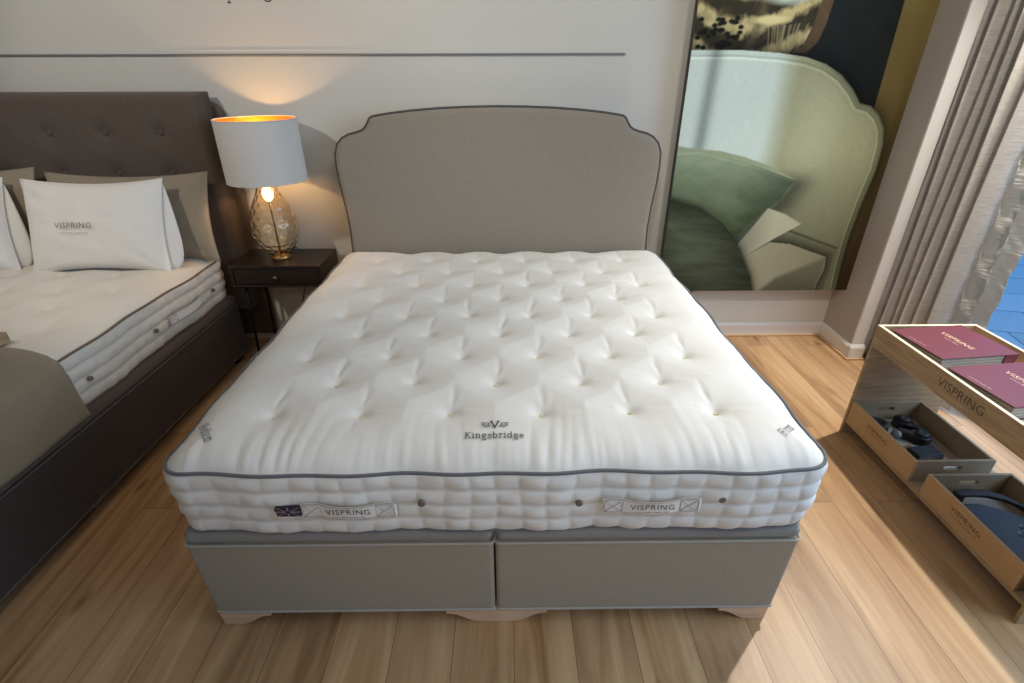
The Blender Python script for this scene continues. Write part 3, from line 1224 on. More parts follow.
def headboard_obj(root, outline, y0, y1, mat, bulge, pipe=None, pipe_r=.006, pipename='piping'):
    """soft padded face: outline inset in rings, pushed forward"""
    import mathutils.geometry as mg
    P = [Vector((x, z)) for x, z in outline]
    n = len(P)
    # resample densely
    R_ = []
    for i in range(n):
        a, b = P[i], P[(i + 1) % n]
        k = max(1, int((b - a).length / .03))
        for j in range(k):
            R_.append(a.lerp(b, j / k))
    P = R_
    n = len(P)
    nr = []
    for i in range(n):
        t = (P[(i + 1) % n] - P[i - 1]).normalized()
        nr.append(Vector((t.y, -t.x)))
    bm = bmesh.new()
    rings = []
    for ins, dy in ((0, 0.0), (.000, -(y1 - y0) * .0 - .012), (.004, -.020), (.012, -.027), (.030, -.030)):
        yy = y0 + (y1 - y0) * 0
        rings.append([bm.verts.new((p.x - q_.x * ins, (y0 + .030 + dy), p.y - q_.y * ins)) for p, q_ in zip(P, nr)])
    back = [bm.verts.new((p.x, y1, p.y)) for p in P]
    for r0, r1 in zip([back] + rings[:-1], rings):
        for i in range(n):
            j = (i + 1) % n
            bm.faces.new((r0[i], r0[j], r1[j], r1[i]))
    bm.faces.new(rings[-1])
    bm.faces.new(back[::-1])
    o = bm_obj('padded_panel', bm, mat, root)
    for p_ in o.data.polygons:
        p_.use_smooth = len(p_.vertices) == 4
    if pipe:
        tube(pipename, [(p.x + q_.x * .002, y0 + .016, p.y + q_.y * .002) for p, q_ in zip(P, nr)], pipe_r, pipe, root, 8, True)
    return o


hb = empty('headboard', (-.012, .134, 0))
tag(hb, 'taupe upholstered headboard with stepped curved top and dark piping behind the tufted mattress', 'headboard')
headboard_obj(hb, headboard_outline(), -.085, .045, M['headboard'], .01, M['piping_dark'])
for sx in (-.55, .55):
    box('strut', sx - .03, sx + .03, .045, .07, 0, .9, M['espresso'], hb)

# ------------------------------------------------------------------ left bed
TH = math.radians(-1.7)
lhx, lhy = .90, .945
cT, sT = math.cos(TH), math.sin(TH)
lcx = -1.615 - (cT * lhx - sT * lhy)
lcy = .006 - (sT * lhx + cT * lhy)
lt = []
for k in range(8):
    wy = .76 - .205 * k
    xs = [.27 * (i - 2.5) for i in range(6)] if k % 2 == 0 else [.27 * (i - 2) for i in range(5)]
    for x in xs:
        lt.append((x + random.uniform(-.012, .012), wy, random.uniform(.6, .8)))
lm, ltop, LTZ, _ = mattress('mattress', (lcx, lcy, MZ), TH, lhx, lhy, M['mattress_old'], M['piping_brown'], lt, 5, NX=200, NY=200, crown=.030, dip=.030)
tag(lm, 'cream tufted mattress with brown piping on the dark divan at left', 'mattress')
sidef = lambda cy_, cz_: (lambda u, v, d: (lhx + .018 + d, cy_ + u, cz_ + v - MZ))


def ly(wy):
    """world y on the right edge of the left bed to its local y"""
    return wy - .006 + lhy


hd2 = strap_handle(lm, sidef(ly(-.44), .535), w=.33, h=.050, text=False)
for wy in (-.20, -.70, -1.12):
    vent(lm, sidef(ly(wy), .535))
ldv = empty('divan_base', (lcx, lcy, 0), TH)
tag(ldv, 'dark charcoal-brown upholstered divan base at the left edge', 'bed base')
divan_half(ldv, -lhx - .01, lhx + .012, -lhy - .02, lhy - .005, .062, .370, .426, M['dark_divan'], M['dark_cloth'], M['dark_cloth'])
for sx in (-1, 1):
    for sy in (-1, 1):
        box('foot', sx * .83 - .04, sx * .83 + .04, sy * .88 - .04, sy * .88 + .04, 0, .063, M['espresso'], ldv, bevel=.004)

# left headboard : deep buttoned panel in front of a rolled back panel
lhb = empty('headboard', (-2.545, .160, 0))
tag(lhb, 'dark charcoal-brown headboard with deep fabric buttons behind the cream mattress', 'headboard')
btn = [(x, z) for z in (1.322, 1.112, .90) for x in [.7375 - .295 * i for i in range(6)]]


def tufted_panel():
    x0, x1, z0, z1 = -.985, .985, .30, 1.515
    
    nx_, nz_ = 170, 110
    xs = np.linspace(x0, x1, nx_ + 1)
    zs = np.linspace(z0, z1, nz_ + 1)
    Xg, Zg = np.meshgrid(xs, zs)
    D = np.minimum(np.minimum(Xg - x0, x1 - Xg), z1 - Zg)
    r = .035
    e = np.clip(D / r, 0, 1)
    y = -.105 * np.sqrt(np.maximum(0, 1 - (1 - e) ** 2)) * .45 - .045
    y = np.where(D <= 0, -.05, y)
    dip = np.zeros_like(Xg)
    for bx, bz in btn:
        rr = np.sqrt((Xg - bx) ** 2 + (Zg - bz) ** 2)
        v = np.exp(-rr / .035)
        dx, dz = Xg - bx, Zg - bz
        # soft pulls sideways and upward
        for sg in (-1, 1):
            t = np.clip(dx * sg / .10, 0, 1)
            v = np.maximum(v, .42 * (1 - t) * np.exp(-(np.abs(dz - .05 * dx * sg) / .014) ** 1.4) * (dx * sg > 0))
        t = np.clip(dz / .09, 0, 1)
        v = np.maximum(v, .35 * (1 - t) * np.exp(-(np.abs(dx) / .014) ** 1.4) * (dz > 0))
        dip = np.maximum(dip, v)
    y = y + .034 * dip - .006 * (1 - dip) * e
    verts = np.stack([Xg.ravel(), y.ravel(), Zg.ravel()], 1).tolist()
    faces = []
    for j in range(nz_):
        for i in range(nx_):
            a = j * (nx_ + 1) + i
            faces.append((a, a + 1, a + nx_ + 2, a + nx_ + 1))
    b0 = len(verts)
    # back wall of the pad
    border = [i for i in range(nx_ + 1)] + [j * (nx_ + 1) + nx_ for j in range(1, nz_ + 1)] + [nz_ * (nx_ + 1) + i for i in range(nx_ - 1, -1, -1)] + [j * (nx_ + 1) for j in range(nz_ - 1, 0, -1)]
    for bi in border:
        v = verts[bi]
        verts.append([v[0], .03, v[2]])
    n = len(border)
    for k in range(n):
        l = (k + 1) % n
        faces.append((border[l], border[k], b0 + k, b0 + l))
    faces.append(tuple(range(b0, b0 + n)))
    return verts, faces


v, f = tufted_panel()
mesh_obj('buttoned_panel', v, f, M['dark_cloth'], lhb)
for bx, bz in btn:
    prof = [(0.0005, -.014), (.007, -.013), (.012, -.009), (.0145, -.003), (.013, .003)]
    vv, ff = [], []
    n = 16
    for r_, d in prof:
        for k in range(n):
            a = 2 * PI * k / n
            vv.append((1.15 * r_ * math.cos(a), d, 1.15 * r_ * math.sin(a)))
    for i in range(len(prof) - 1):
        for k in range(n):
            l = (k + 1) % n
            ff.append((i * n + k, i * n + l, (i + 1) * n + l, (i + 1) * n + k))
    mesh_obj('button', vv, ff, M['dark_cloth'], lhb, loc=(bx, -.070, bz))
bm = bmesh.new()
prof = [(-1.035, .06), (1.035, .06), (1.035, 1.38)]
prof += [(1.035 - .09 * (1 - math.cos(a)), 1.38 + .09 * math.sin(a)) for a in np.linspace(0, PI / 2, 10)[1:]]
prof += [(-.945 - .09 * math.sin(a), 1.38 + .09 * math.cos(a)) for a in np.linspace(0, PI / 2, 10)]
add_prism(bm, prof, 'y', .03, .088)
bm_obj('back_panel', bm, M['dark_cloth'], lhb, bevel=.02, seg=4)

# throw over the foot of the left bed
def throw():
    NXc, NYc = 90, 60
    verts, faces = [], []
    # cross-section path: across the top, over the right edge, down the side
    path = []
    for i in range(61):
        path.append(('t', -lhx + (2 * lhx - .02) * i / 60))
    Rr = .03
    for a in np.linspace(0, PI / 2, 8)[1:]:
        path.append(('c', a))
    for i in range(1, 16):
        path.append(('s', i / 15))
    nu = len(path)
    ytop = -.18
    for j in range(NYc + 1):
        tj = j / NYc
        for k, (kd, val) in enumerate(path):
            # front edge of the throw curves away near the bed's side
            if kd == 't':
                far = ly(-1.160) - .05 * max(0, (val - .35) / .55) ** 2
            elif kd == 'c':
                far = ly(-1.205) - .01 * val
            else:
                far = ly(-1.220) + .02 * val
            y = far + (-lhy - .03 - far) * tj
            if kd == 't':
                x = val
                z = LTZ + float(ltop(np.array([min(x, lhx - .03)]), np.array([max(-lhy + .03, y)]))[0]) + .007
                if x > lhx - .05:
                    z = max(z, LTZ + .012)
                z = max(z, LTZ + .018)
            elif kd == 'c':
                x = lhx - .02 + .052 * math.sin(val)
                z = LTZ + .018 - .052 * (1 - math.cos(val))
            else:
                x = lhx + .034 + .004 * math.sin(y * 14 + val * 3)
                z = LTZ - .034 - (LTZ - .034 + .012) * val
            verts.append((x, y, z))
    for j in range(NYc):
        for k in range(nu - 1):
            a = j * nu + k
            faces.append((a, a + nu, a + nu + 1, a + 1))
    o = mesh_obj('bed_throw', verts, faces, M['throw'], None, loc=(lcx, lcy, MZ), rot=(0, 0, TH))
    sm = o.modifiers.new('solid', 'SOLIDIFY')
    sm.thickness = .005
    sm.offset = 0
    tag(o, 'olive grey throw draped over the foot of the cream mattress', 'throw')
    return o


throw()

# wooden tray on the left bed, only its corner in view
tr = empty('wooden_tray', (-2.085, -1.150, .708))
tr.rotation_euler = (0, 0, math.radians(-8))
tag(tr, 'light wooden tray lying on the left bed beside the olive throw', 'tray')
box('tray_base', -.22, .22, -.145, .055, .0, .010, M['ply'], tr, bevel=.001)
for a in ((-.22, .22, .045, .055, .010, .040), (-.22, .22, -.145, -.135, .010, .040), (-.22, -.21, -.135, .045, .010, .040), (.21, .22, -.135, .045, .010, .040)):
    box('tray_side', *a, M['ply'], tr, bevel=.001)


# ------------------------------------------------------------------ pillows
def pillow_mesh(w, h, th, seed, pinch=.06, n=44):
    r = np.random.RandomState(seed)
    u = np.linspace(-1, 1, n + 1)
    U, V = np.meshgrid(u, u)
    # edges pulled in between the pointed corners
    Xp = U * (w / 2) * (1 - pinch * (1 - V ** 2) * 1.0 * np.abs(U))
    Yp = V * (h / 2) * (1 - pinch * 2.0 * (1 - U ** 2) * np.abs(V))
    prof = ((1 - np.abs(U) ** 2.6) * (1 - np.abs(V) ** 2.2)) ** .42
    wr = vnoise(U * 2.0, V * 2.0, seed, 5, 2.2) * .010 * prof
    # radial creases from corners
    cr_ = np.zeros_like(U)
    for sx in (-1, 1):
        for sy in (-1, 1):
            dx, dy = (1 - U * sx), (1 - V * sy)
            ang = np.arctan2(dy, dx)
            rr = np.sqrt(dx ** 2 + dy ** 2)
            cr_ += .010 * np.sin(ang * 9 + r.rand() * 6) * np.exp(-rr / .45) * np.clip(rr * 4, 0, 1)
    verts, faces = [], []
    for s_ in (1, -1):
        Zp = s_ * (th / 2 * prof) + wr + cr_ * prof * 1.0
        verts += np.stack([Xp.ravel(), Zp.ravel() * -1, Yp.ravel()], 1).tolist()
    N1 = (n + 1) ** 2
    for j in range(n):
        for i in range(n):
            a = j * (n + 1) + i
            faces.append((a, a + 1, a + n + 2, a + n + 1))
            faces.append((N1 + a, N1 + a + n + 1, N1 + a + n + 2, N1 + a + 1))
    border = [i for i in range(n)] + [j * (n + 1) + n for j in range(n)] + [n * (n + 1) + n - i for i in range(n)] + [(n - j) * (n + 1) for j in range(n)]
    for k in range(len(border)):
        l = (k + 1) % len(border)
        faces.append((border[k], N1 + border[k], N1 + border[l], border[l]))
    Zf = lambda uu, vv: th / 2 * ((1 - abs(uu) ** 2.6) * (1 - abs(vv) ** 2.2)) ** .42
    return verts, faces, Zf, (border, verts)


def pillow(name, cx, cyb, zb, w, h, th, lean, rz, mat, seed, label, roll=0.0, text=False, flap=0, group=None):
    """bottom edge rests at (cyb, zb); leans back by 'lean' radians"""
    root = empty(name, (cx, cyb, zb), rz, rx=-lean, ry=roll)
    v, f, Zf, bd = pillow_mesh(w, h, th, seed)
    v = [(p[0], p[1], p[2] + h / 2) for p in v]
    mesh_obj('cushion_cover', v, f, mat, root)
    # seam piping round the edge
    border, vv = bd
    tube('seam', [v[b] for b in border], .0025, mat, root, 6, True)
    if text:
        yy = lambda a, b: -(Zf(a / (w / 2), (b - h / 2) / (h / 2)) + .016)
        vm, fm = font_mesh('VISPRING', .040, 1.12)
        mesh_obj('lettering', [(p[0] - .055, yy(p[0] - .055, p[1] + .225), p[1] + .225) for p in vm], fm, M['ink_soft'], root, smooth=False)
        vm, fm = font_mesh('Luxury Beds London 1901', .0125, 1.1)
        mesh_obj('lettering', [(p[0] - .055, yy(p[0] - .055, p[1] + .198), p[1] + .198) for p in vm], fm, M['ink_soft'], root, smooth=False)
    if flap:
        pv_, pf = [], []
        for j in range(17):
            t = j / 16
            outw = .090 * (t ** .75) * (1 - t ** 6) ** .6
            for i in range(7):
                q_ = i / 6
                x = flap * (w / 2 - .05 + (.035 + outw) * q_)
                pv_.append((x, .012 + .03 * q_ * t, .006 + (h - .012) * (1 - t)))
        for j in range(16):
            for i in range(6):
                a = j * 7 + i
                pf.append((a, a + 1, a + 8, a + 7))
        fo = mesh_obj('pillowcase_flap', pv_, pf, mat, root)
        sm = fo.modifiers.new('solid', 'SOLIDIFY')
        sm.thickness = .006
    return tag(root, label, 'pillow', group)


PZ = .678
pillow('pillow', -2.070, -.325, PZ + .006, .715, .475, .14, math.radians(19), 0, M['linen'], 21, 'white pillow with printed lettering leaning at the centre of the left bed', text=True, flap=1)
pillow('pillow', -1.985, -.135, PZ, .86, .475, .12, math.radians(13), 0, M['beige_linen'], 22, 'beige linen pillow behind the white lettered pillow')
pillow('pillow', -2.895, -.135, PZ, .86, .50, .12, math.radians(13), 0, M['beige_linen'], 23, 'beige linen pillow cut off by the left edge of the photo')
pillow('pillow', -2.88, -.345, PZ + .006, .72, .475, .15, math.radians(19), math.radians(10), M['linen'], 24, 'white pillow cut off by the left edge of the photo', flap=1)

# ------------------------------------------------------------------ nightstand
ns = empty('nightstand', (-1.272, .035, 0))
tag(ns, 'dark espresso wood nightstand with one drawer between the two beds', 'nightstand')
zt = .648
hxn, y0n, y1n = .256, -.165, .148
box('top', -hxn, hxn, y0n, y1n, zt - .018, zt, M['espresso'], ns, bevel=.002)
box('bottom_panel', -hxn, hxn, y0n, y1n, zt - .128, zt - .114, M['espresso'], ns, bevel=.002)
for s in (-1, 1):
    xx = sorted((s * hxn, s * (hxn - .016)))
    box('side_panel', xx[0], xx[1], y0n, y1n, zt - .114, zt - .018, M['espresso'], ns, bevel=.001)
box('back_panel', -hxn + .016, hxn - .016, y1n - .012, y1n, zt - .114, zt - .018, M['espresso'], ns)
dr = box('drawer', -hxn + .020, hxn - .020, y0n + .004, y1n - .016, zt - .110, zt - .022, M['espresso'], ns, bevel=.002)
kn = lathe('knob', [(.004, 0), (.004, .012), (.010, .016), (.0125, .022), (.010, .027), (.0005, .029)], M['knob'], dr, 20)
kn.rotation_euler = (PI / 2, 0, 0)
kn.location = (0, y0n + .004, zt - .066)
for sx in (-1, 1):
    for sy in (-1, 1):
        tube('leg', [(sx * (hxn - .045), sy * .115, zt - .128), (sx * (hxn - .025), sy * .13, .002)], .0085, M['iron'], ns, 8)
for sx in (-1, 1):
    tube('stretcher', [(sx * (hxn - .030), .126, .07), (-sx * (hxn - .030), -.126, .07)], .006, M['iron'], ns, 6)

# ------------------------------------------------------------------ table lamp
lz = zt
LX, LY = -1.280, .010
lp_ = empty('table_lamp', (LX, LY, lz))
tag(lp_, 'lit table lamp with amber glass body and white drum shade on the nightstand', 'lamp')
lathe('lamp_base', [(.0005, .0), (.052, .0), (.054, .004), (.054, .018), (.050, .022), (.030, .023), (.0005, .023)], M['brass'], lp_)


def glassr(z):
    # tear-shaped body
    t = (z - .023) / .395
    pts = [(0, .052), (.08, .082), (.2, .112), (.32, .127), (.42, .130), (.55, .122), (.68, .103), (.80, .080), (.90, .060), (1, .046)]
    for (a, ra), (b, rb) in zip(pts[:-1], pts[1:]):
        if t <= b + 1e-9:
            k = (t - a) / (b - a)
            return ra + (rb - ra) * k
    return pts[-1][1]


prof = [(glassr(.023 + .395 * i / 52), .023 + .395 * i / 52) for i in range(53)]


def dimple(r, z, a):
    row = z / .034
    ph = (int(row) % 2) * .5
    kk = (a / (2 * PI) * 12 + ph) % 1.0
    rr = (row % 1.0)
    d2 = ((kk - .5) * 2) ** 2 + ((rr - .5) * 2) ** 2
    return r - .0085 * math.exp(-d2 * 2.2) + .001


go = lathe('glass_body', prof, M['glass'], lp_, 96, rfun=dimple)
sm = go.modifiers.new('solid', 'SOLIDIFY')
sm.thickness = .004
sm.offset = -1
tube('lamp_rod', [(0, 0, .02), (0, 0, .47)], .005, M['brass'], lp_, 10)
lathe('neck_collar', [(.040, .412), (.047, .414), (.047, .426), (.034, .430), (.012, .432), (.012, .436), (.018, .438), (.018, .45), (.0005, .452)], M['brass'], lp_, 32)
sh_off = Vector((.015, 0, 0))
sh0, sh1, r0s, r1s = .445, .748, .203, .200
so = lathe('lamp_shade', [(r0s, sh0), (r1s, sh1)], M['shade_out'], lp_, 96, loc=(.028, -.018, 0))
si = lathe('shade_lining', [(r1s - .003, sh1 - .001), (r0s - .003, sh0 + .001)], M['shade_in'], so, 96)
rim1 = tube('shade_rim', [((r1s - .001) * math.cos(a), (r1s - .001) * math.sin(a), sh1) for a in np.linspace(0, 2 * PI, 65)[:-1]], .003, M['shade_out'], so, 6, True)
rim2 = tube('shade_rim', [((r0s - .001) * math.cos(a), (r0s - .001) * math.sin(a), sh0) for a in np.linspace(0, 2 * PI, 65)[:-1]], .003, M['shade_out'], so, 6, True)
for k in range(3):
    a = 2 * PI * k / 3 + .4
    tube('shade_spider', [(0, 0, sh1 - .03), ((r1s - .004) * math.cos(a), (r1s - .004) * math.sin(a), sh1 - .012)], .002, M['brass'], so, 6)
lathe('bulb', [(.012, .452), (.014, .47), (.026, .50), (.032, .525), (.028, .55), (.014, .565), (.0005, .568)], M['bulb'], lp_, 24)
M['inner_bulb'] = emit_mat('amber_filament', (1.0, 0.66, 0.22), 7.0)
lathe('inner_bulb', [(.0005, .325), (.016, .332), (.026, .352), (.028, .372), (.022, .392), (.014, .406), (.0005, .410)], M['inner_bulb'], lp_, 24)
pl = lamp_light('lamp_bulb_light', 'POINT', (LX, LY, lz + .60), None, 4.2, (1.0, .58, .24), .02)
# lamp cord behind the nightstand
cd = tube('lamp_cord', [(LX + .0, .10, .652), (LX + .02, .190, .655), (LX + .03, .222, .62), (LX + .035, .225, .50), (LX + .01, .228, .38), (LX - .03, .226, .27), (LX - .03, .222, .15), (LX - .06, .21, .05), (LX - .12, .205, .004)], .0028, M['cord'], lp_ if False else None, 6)
tag(cd, 'thin black lamp cord hanging behind the nightstand', 'cord')


# ------------------------------------------------------------------ framed print on the back wall
BX0, BX1, BZ0, BZ1, BY = .982, 2.182, .375, 2.36, .130
pc = empty('wall_picture', ((BX0 + BX1) / 2, .15, BZ0))
tag(pc, 'large printed picture of a cream headboard and green cushions beside the taupe headboard', 'picture')
cxp = (BX0 + BX1) / 2
box('picture_frame', BX0 - cxp, BX1 - cxp, -.018, .030, 0, BZ1 - BZ0, M['board_side'], pc)
PG = {
 'panel_dark':[(0.901,2.45),(2.016,2.45),(2.001,1.913),(2.009,1.442),(1.994,1.052),(0.90,1.056)],
 'trunk':[(1.590,2.0),(1.650,2.0),(1.650,1.913),(1.640,1.808),(1.620,1.735),(1.572,1.686),(1.490,1.686),(1.548,1.717),(1.573,1.796),(1.592,1.913)],
 'tapestry':[(0.901,2.45),(1.60,2.45),(1.600,1.913),(1.573,1.796),(1.548,1.717),(1.491,1.682),(0.90,1.683)],
 'headboard':[(0.871,1.701),(1.009,1.700),(1.230,1.700),(1.438,1.686),(1.577,1.668),(1.689,1.636),(1.788,1.585),(1.866,1.519),(1.925,1.452),(1.989,1.437),(2.047,1.393),(2.096,1.327),(2.120,1.240),(2.126,1.106),(2.105,0.921),(2.093,0.731),(2.096,0.561),(2.116,0.30),(0.86,0.30)],
 'creamstrip':[(0.9,1.25),(1.083,1.223),(1.219,1.212),(1.365,1.179),(1.548,1.120),(1.691,1.048),(1.664,0.998),(1.095,1.154),(.9,1.15)],
 'cushion':[(0.89,1.195),(0.941,1.205),(1.108,1.212),(1.401,1.142),(1.691,1.048),(1.637,0.941),(1.527,0.836),(1.405,0.704),(1.308,0.802),(1.161,0.897),(0.89,0.955)],
 'lowerband':[(1.536,0.794),(1.725,0.757),(1.890,0.701),(2.035,0.644),(2.034,0.561),(1.754,0.639),(1.510,0.641)],
 'bed':[(1.460,0.584),(1.620,0.690),(1.745,0.677),(1.988,0.594),(1.999,0.509),(1.977,0.410),(1.978,0.30),(1.582,0.30)],
 'bedfront':[(1.60,0.30),(1.614,0.365),(1.706,0.459),(1.988,0.594),(1.999,0.509),(1.977,0.410),(1.978,0.30)],
 'smallpillow':[(1.414,0.660),(1.474,0.752),(1.561,0.895),(1.669,0.859),(1.780,0.799),(1.645,0.715),(1.471,0.590)],
 'bolster':[(0.86,0.975),(0.990,0.950),(1.161,0.897),(1.309,0.796),(1.449,0.641),(1.545,0.479),(1.590,0.358),(1.60,.30),(0.86,0.30)],
}


def sdf(poly, X, Z):
    P = np.array(poly, float)
    n = len(P)
    d = np.full(X.shape, 1e9)
    ins = np.zeros(X.shape, bool)
    for i in range(n):
        a, b = P[i], P[(i + 1) % n]
        ex, ey = b - a
        wx, wy = X - a[0], Z - a[1]
        t = np.clip((wx * ex + wy * ey) / (ex * ex + ey * ey + 1e-12), 0, 1)
        d = np.minimum(d, (wx - ex * t) ** 2 + (wy - ey * t) ** 2)
        c = ((a[1] > Z) != (b[1] > Z)) & (X < (b[0] - a[0]) * (Z - a[1]) / (b[1] - a[1] + 1e-12) + a[0])
        ins ^= c
    d = np.sqrt(d)
    return np.where(ins, -d, d)


def paint_print():
    nx_, nz_ = 320, 500
    xs = np.linspace(BX0, BX1, nx_ + 1)
    zs = np.linspace(BZ0, BZ1, nz_ + 1)
    X, Z = np.meshgrid(xs, zs)
    C = lambda r, g, b: np.array([r, g, b], float)
    t = np.clip((Z - .4) / 1.5, 0, 1)[..., None]
    img = C(74, 64, 48) * (1 - t) + C(118, 108, 72) * t                      # ochre wall strip
    img = img + (vnoise(X, Z, 1, 6, 14)[..., None] * 5)

    def over(img, name, col, soft=.004, alpha=1.0):
        s_ = sdf(PG[name], X, Z)
        a = np.clip(.5 - s_ / soft, 0, 1)[..., None] * alpha
        return img * (1 - a) + col * a, s_
    n1 = vnoise(X, Z, 2, 8, 18)
    n2 = vnoise(X * 1.6, Z, 9, 8, 40)
    img, _ = over(img, 'panel_dark', C(38, 42, 42) + (n1 * 9)[..., None] * C(1, 1.1, 1.0))
    # woodland tapestry
    tz = np.clip(.5 + 1.6 * n1 + .9 * n2, 0, 1)
    band = np.sin((Z - 1.68) * 42 + 3 * np.sin((X - 1.0) * 7) + 2 * n1)
    m1 = np.clip(band * .9 + n2 * 1.4 + .35, 0, 1)[..., None]
    tap = C(58, 56, 46) * (1 - m1) + C(184, 176, 136) * m1
    blot = np.clip(vnoise(X, Z, 31, 8, 34) * 2.2 + .1, 0, 1)[..., None]
    tap = tap * (1 - .55 * blot) + C(96, 96, 74) * .55 * blot
    rs = np.random.RandomState(4)
    trunkm = np.exp(-((X - 1.26 - .05 * np.sin((Z - 1.7) * 9)) / .022) ** 2)[..., None]
    tap = tap * (1 - .7 * trunkm) + C(96, 92, 74) * .7 * trunkm
    pond = np.clip(1 - ((X - 1.42) / .13) ** 2 - ((Z - 1.92) / .035) ** 2, 0, 1)[..., None]
    tap = tap * (1 - pond) + C(178, 194, 194) * pond
    mead = np.clip(1.3 - ((X - 1.36) / .10) ** 2 - ((Z - 1.83) / .022) ** 2, 0, 1)[..., None]
    tap = tap * (1 - mead) + C(206, 200, 156) * mead
    for k in range(46):                                                      # leaves
        lx_, lz_ = 1.0 + rs.rand() * .22, 1.70 + rs.rand() * .14
        rr = np.clip(1.4 - ((X - lx_) / .014) ** 2 - ((Z - lz_) / .010) ** 2, 0, 1)[..., None]
        tap = tap * (1 - rr) + C(34, 36, 32) * rr
    for k in range(16):                                                      # reeds
        bx_ = 1.36 + rs.rand() * .16
        sl = (bx_ - 1.44) * 3.2 + rs.uniform(-.08, .08)
        w_ = np.exp(-((X - bx_ - sl * (Z - 1.69)) / .0035) ** 2) * ((Z < 1.69 + .12 + .03 * sl) & (Z > 1.68))
        tap = tap * (1 - .7 * w_[..., None]) + C(150, 146, 120) * .7 * w_[..., None]
    img, _ = over(img, 'tapestry', tap)
    img, _ = over(img, 'trunk', C(92, 78, 62) + (n2 * 14)[..., None])
    # printed headboard with daylight across it
    lt_ = np.clip((X - .98) / .55, 0, 1)
    blue = C(182, 200, 202)
    green = C(142, 148, 126)
    k = np.clip((X - 1.42) / .16, 0, 1)[..., None]
    k = k * k * (3 - 2 * k)
    hbcol = blue * (1 - k) + green * k
    st = np.exp(-((X - 1.10 - .03 * (Z - 1.3)) / .035) ** 2)[..., None]
    hbcol = hbcol * (1 - .28 * st)
    glow = np.exp(-((X - 1.72) / .16) ** 2 - ((Z - 1.30) / .3) ** 2)[..., None]
    hbcol = hbcol + glow * 16
    low = np.clip((1.20 - Z) / .55, 0, 1)[..., None]
    hbcol = hbcol * (1 - .30 * low) + C(60, 52, 34) * .12 * low
    sh = np.exp(-(sdf(PG['cushion'], X, Z).clip(0) / .09) ** 2)[..., None] * np.clip((1.12 - Z) / .1, 0, 1)[..., None]
    hbcol = hbcol * (1 - .40 * sh)
    hbcol = hbcol + (n2 * 4 + RNG.randn(*X.shape) * 3.2)[..., None]
    # pale piping line and dark edge
    shd = sdf(PG['headboard'], X, Z)
    hbcol = hbcol + (np.exp(-((shd + .035) / .006) ** 2) * 26 - np.exp(-((shd + .026) / .006) ** 2) * 24)[..., None]
    hbcol = hbcol * (1 - .42 * np.exp(-(np.abs(shd) / .022))[..., None] * np.clip((X - 1.6) / .2, 0, 1)[..., None])
    drop = np.exp(-(np.maximum(shd - .0, 0) / .05))[..., None] * (shd > 0)[..., None]
    img = img * (1 - .45 * drop)
    img, _ = over(img, 'headboard', hbcol)
    # seam along the lower edge of the printed headboard
    zz = .757 + (X - 1.725) * (-.345)
    ln = np.exp(-((Z - zz) / .007) ** 2) * (X > 1.60) * (X < 2.04)
    img = img * (1 - .35 * ln[..., None])
    low2 = (np.clip((zz - Z) / .05, 0, 1) * (X < 2.03) * (shd < -.04))[..., None]
    img = img * (1 - .12 * low2)
    img, _ = over(img, 'bed', C(138, 138, 122) - (np.clip((X - 1.6) / .4, 0, 1) * 12)[..., None] + (n1 * 5)[..., None], .01)
    img, _ = over(img, 'bedfront', C(102, 103, 90) * (1 - .25 * np.clip((.55 - Z) / .2, 0, 1))[..., None] + (n1 * 8)[..., None], .03)
    s_ = sdf(PG['bed'], X, Z)
    img = img * (1 - .45 * np.exp(-(np.maximum(s_, 0) / .03))[..., None] * (s_ > 0)[..., None])
    img, _ = over(img, 'creamstrip', C(138, 150, 130) + (n2 * 5)[..., None], .006)
    cz_ = np.clip((Z - .75) / .45, 0, 1)[..., None]
    streak = vnoise(X * .6 + Z * .3, Z * 1.4, 12, 7, 20)
    cu_ = (C(70, 82, 62) * (1 - cz_) + C(130, 146, 128) * cz_) * (1 - .35 * np.clip((X - 1.35) / .35, 0, 1))[..., None] + (streak * 24)[..., None]
    img, s_ = over(img, 'cushion', cu_, .006)
    img = img + (np.exp(-((s_ + .010) / .006) ** 2) * 14)[..., None]
    sp = C(162, 164, 148) * (.74 + .26 * np.clip((X - 1.42) / .2, 0, 1))[..., None] + (n1 * 7)[..., None]
    img, s_ = over(img, 'smallpillow', sp, .006)
    s2 = sdf(PG['bolster'], X, Z)
    streak2 = vnoise(X * .4 - Z * .2, Z * 2.0, 15, 8, 26)
    bo = C(84, 92, 78) * (.62 + .55 * np.clip(-s2 / .25, 0, 1) * np.clip((Z - .3) / .5, .35, 1))[..., None] + (streak2 * 30)[..., None]
    dk = np.exp(-(np.maximum(s2, 0) / .02))[..., None] * (s2 > 0)[..., None]
    img = img * (1 - .5 * dk)
    img, _ = over(img, 'bolster', bo, .006)
    img = np.clip((img * C(1.05, 1.02, .96) - 8) * 1.08, 4, 250) / 255.0
    L_ = np.where(img <= .04045, img / 12.92, ((img + .055) / 1.055) ** 2.4)
    Zl = Z - BZ0
    verts = np.stack([(X - cxp).ravel(), np.full(X.size, -.0205), Zl.ravel()], 1)
    faces = []
    for j in range(nz_):
        for i in range(nx_):
            a = j * (nx_ + 1) + i
            faces.append((a, a + 1, a + nx_ + 2, a + nx_ + 1))
    mt, nt, b = new_mat('picture_print')
    at = N(nt, 'ShaderNodeAttribute')
    at.attribute_name = 'print_colour'
    nt.links.new(at.outputs['Color'], b.inputs['Base Color'])
    b.inputs['Roughness'].default_value = .45
    b.inputs['Specular IOR Level'].default_value = .06
    o = mesh_obj('printed_sheet', verts.tolist(), faces, mt, pc, smooth=False)
    ca = o.data.color_attributes.new('print_colour', 'FLOAT_COLOR', 'POINT')
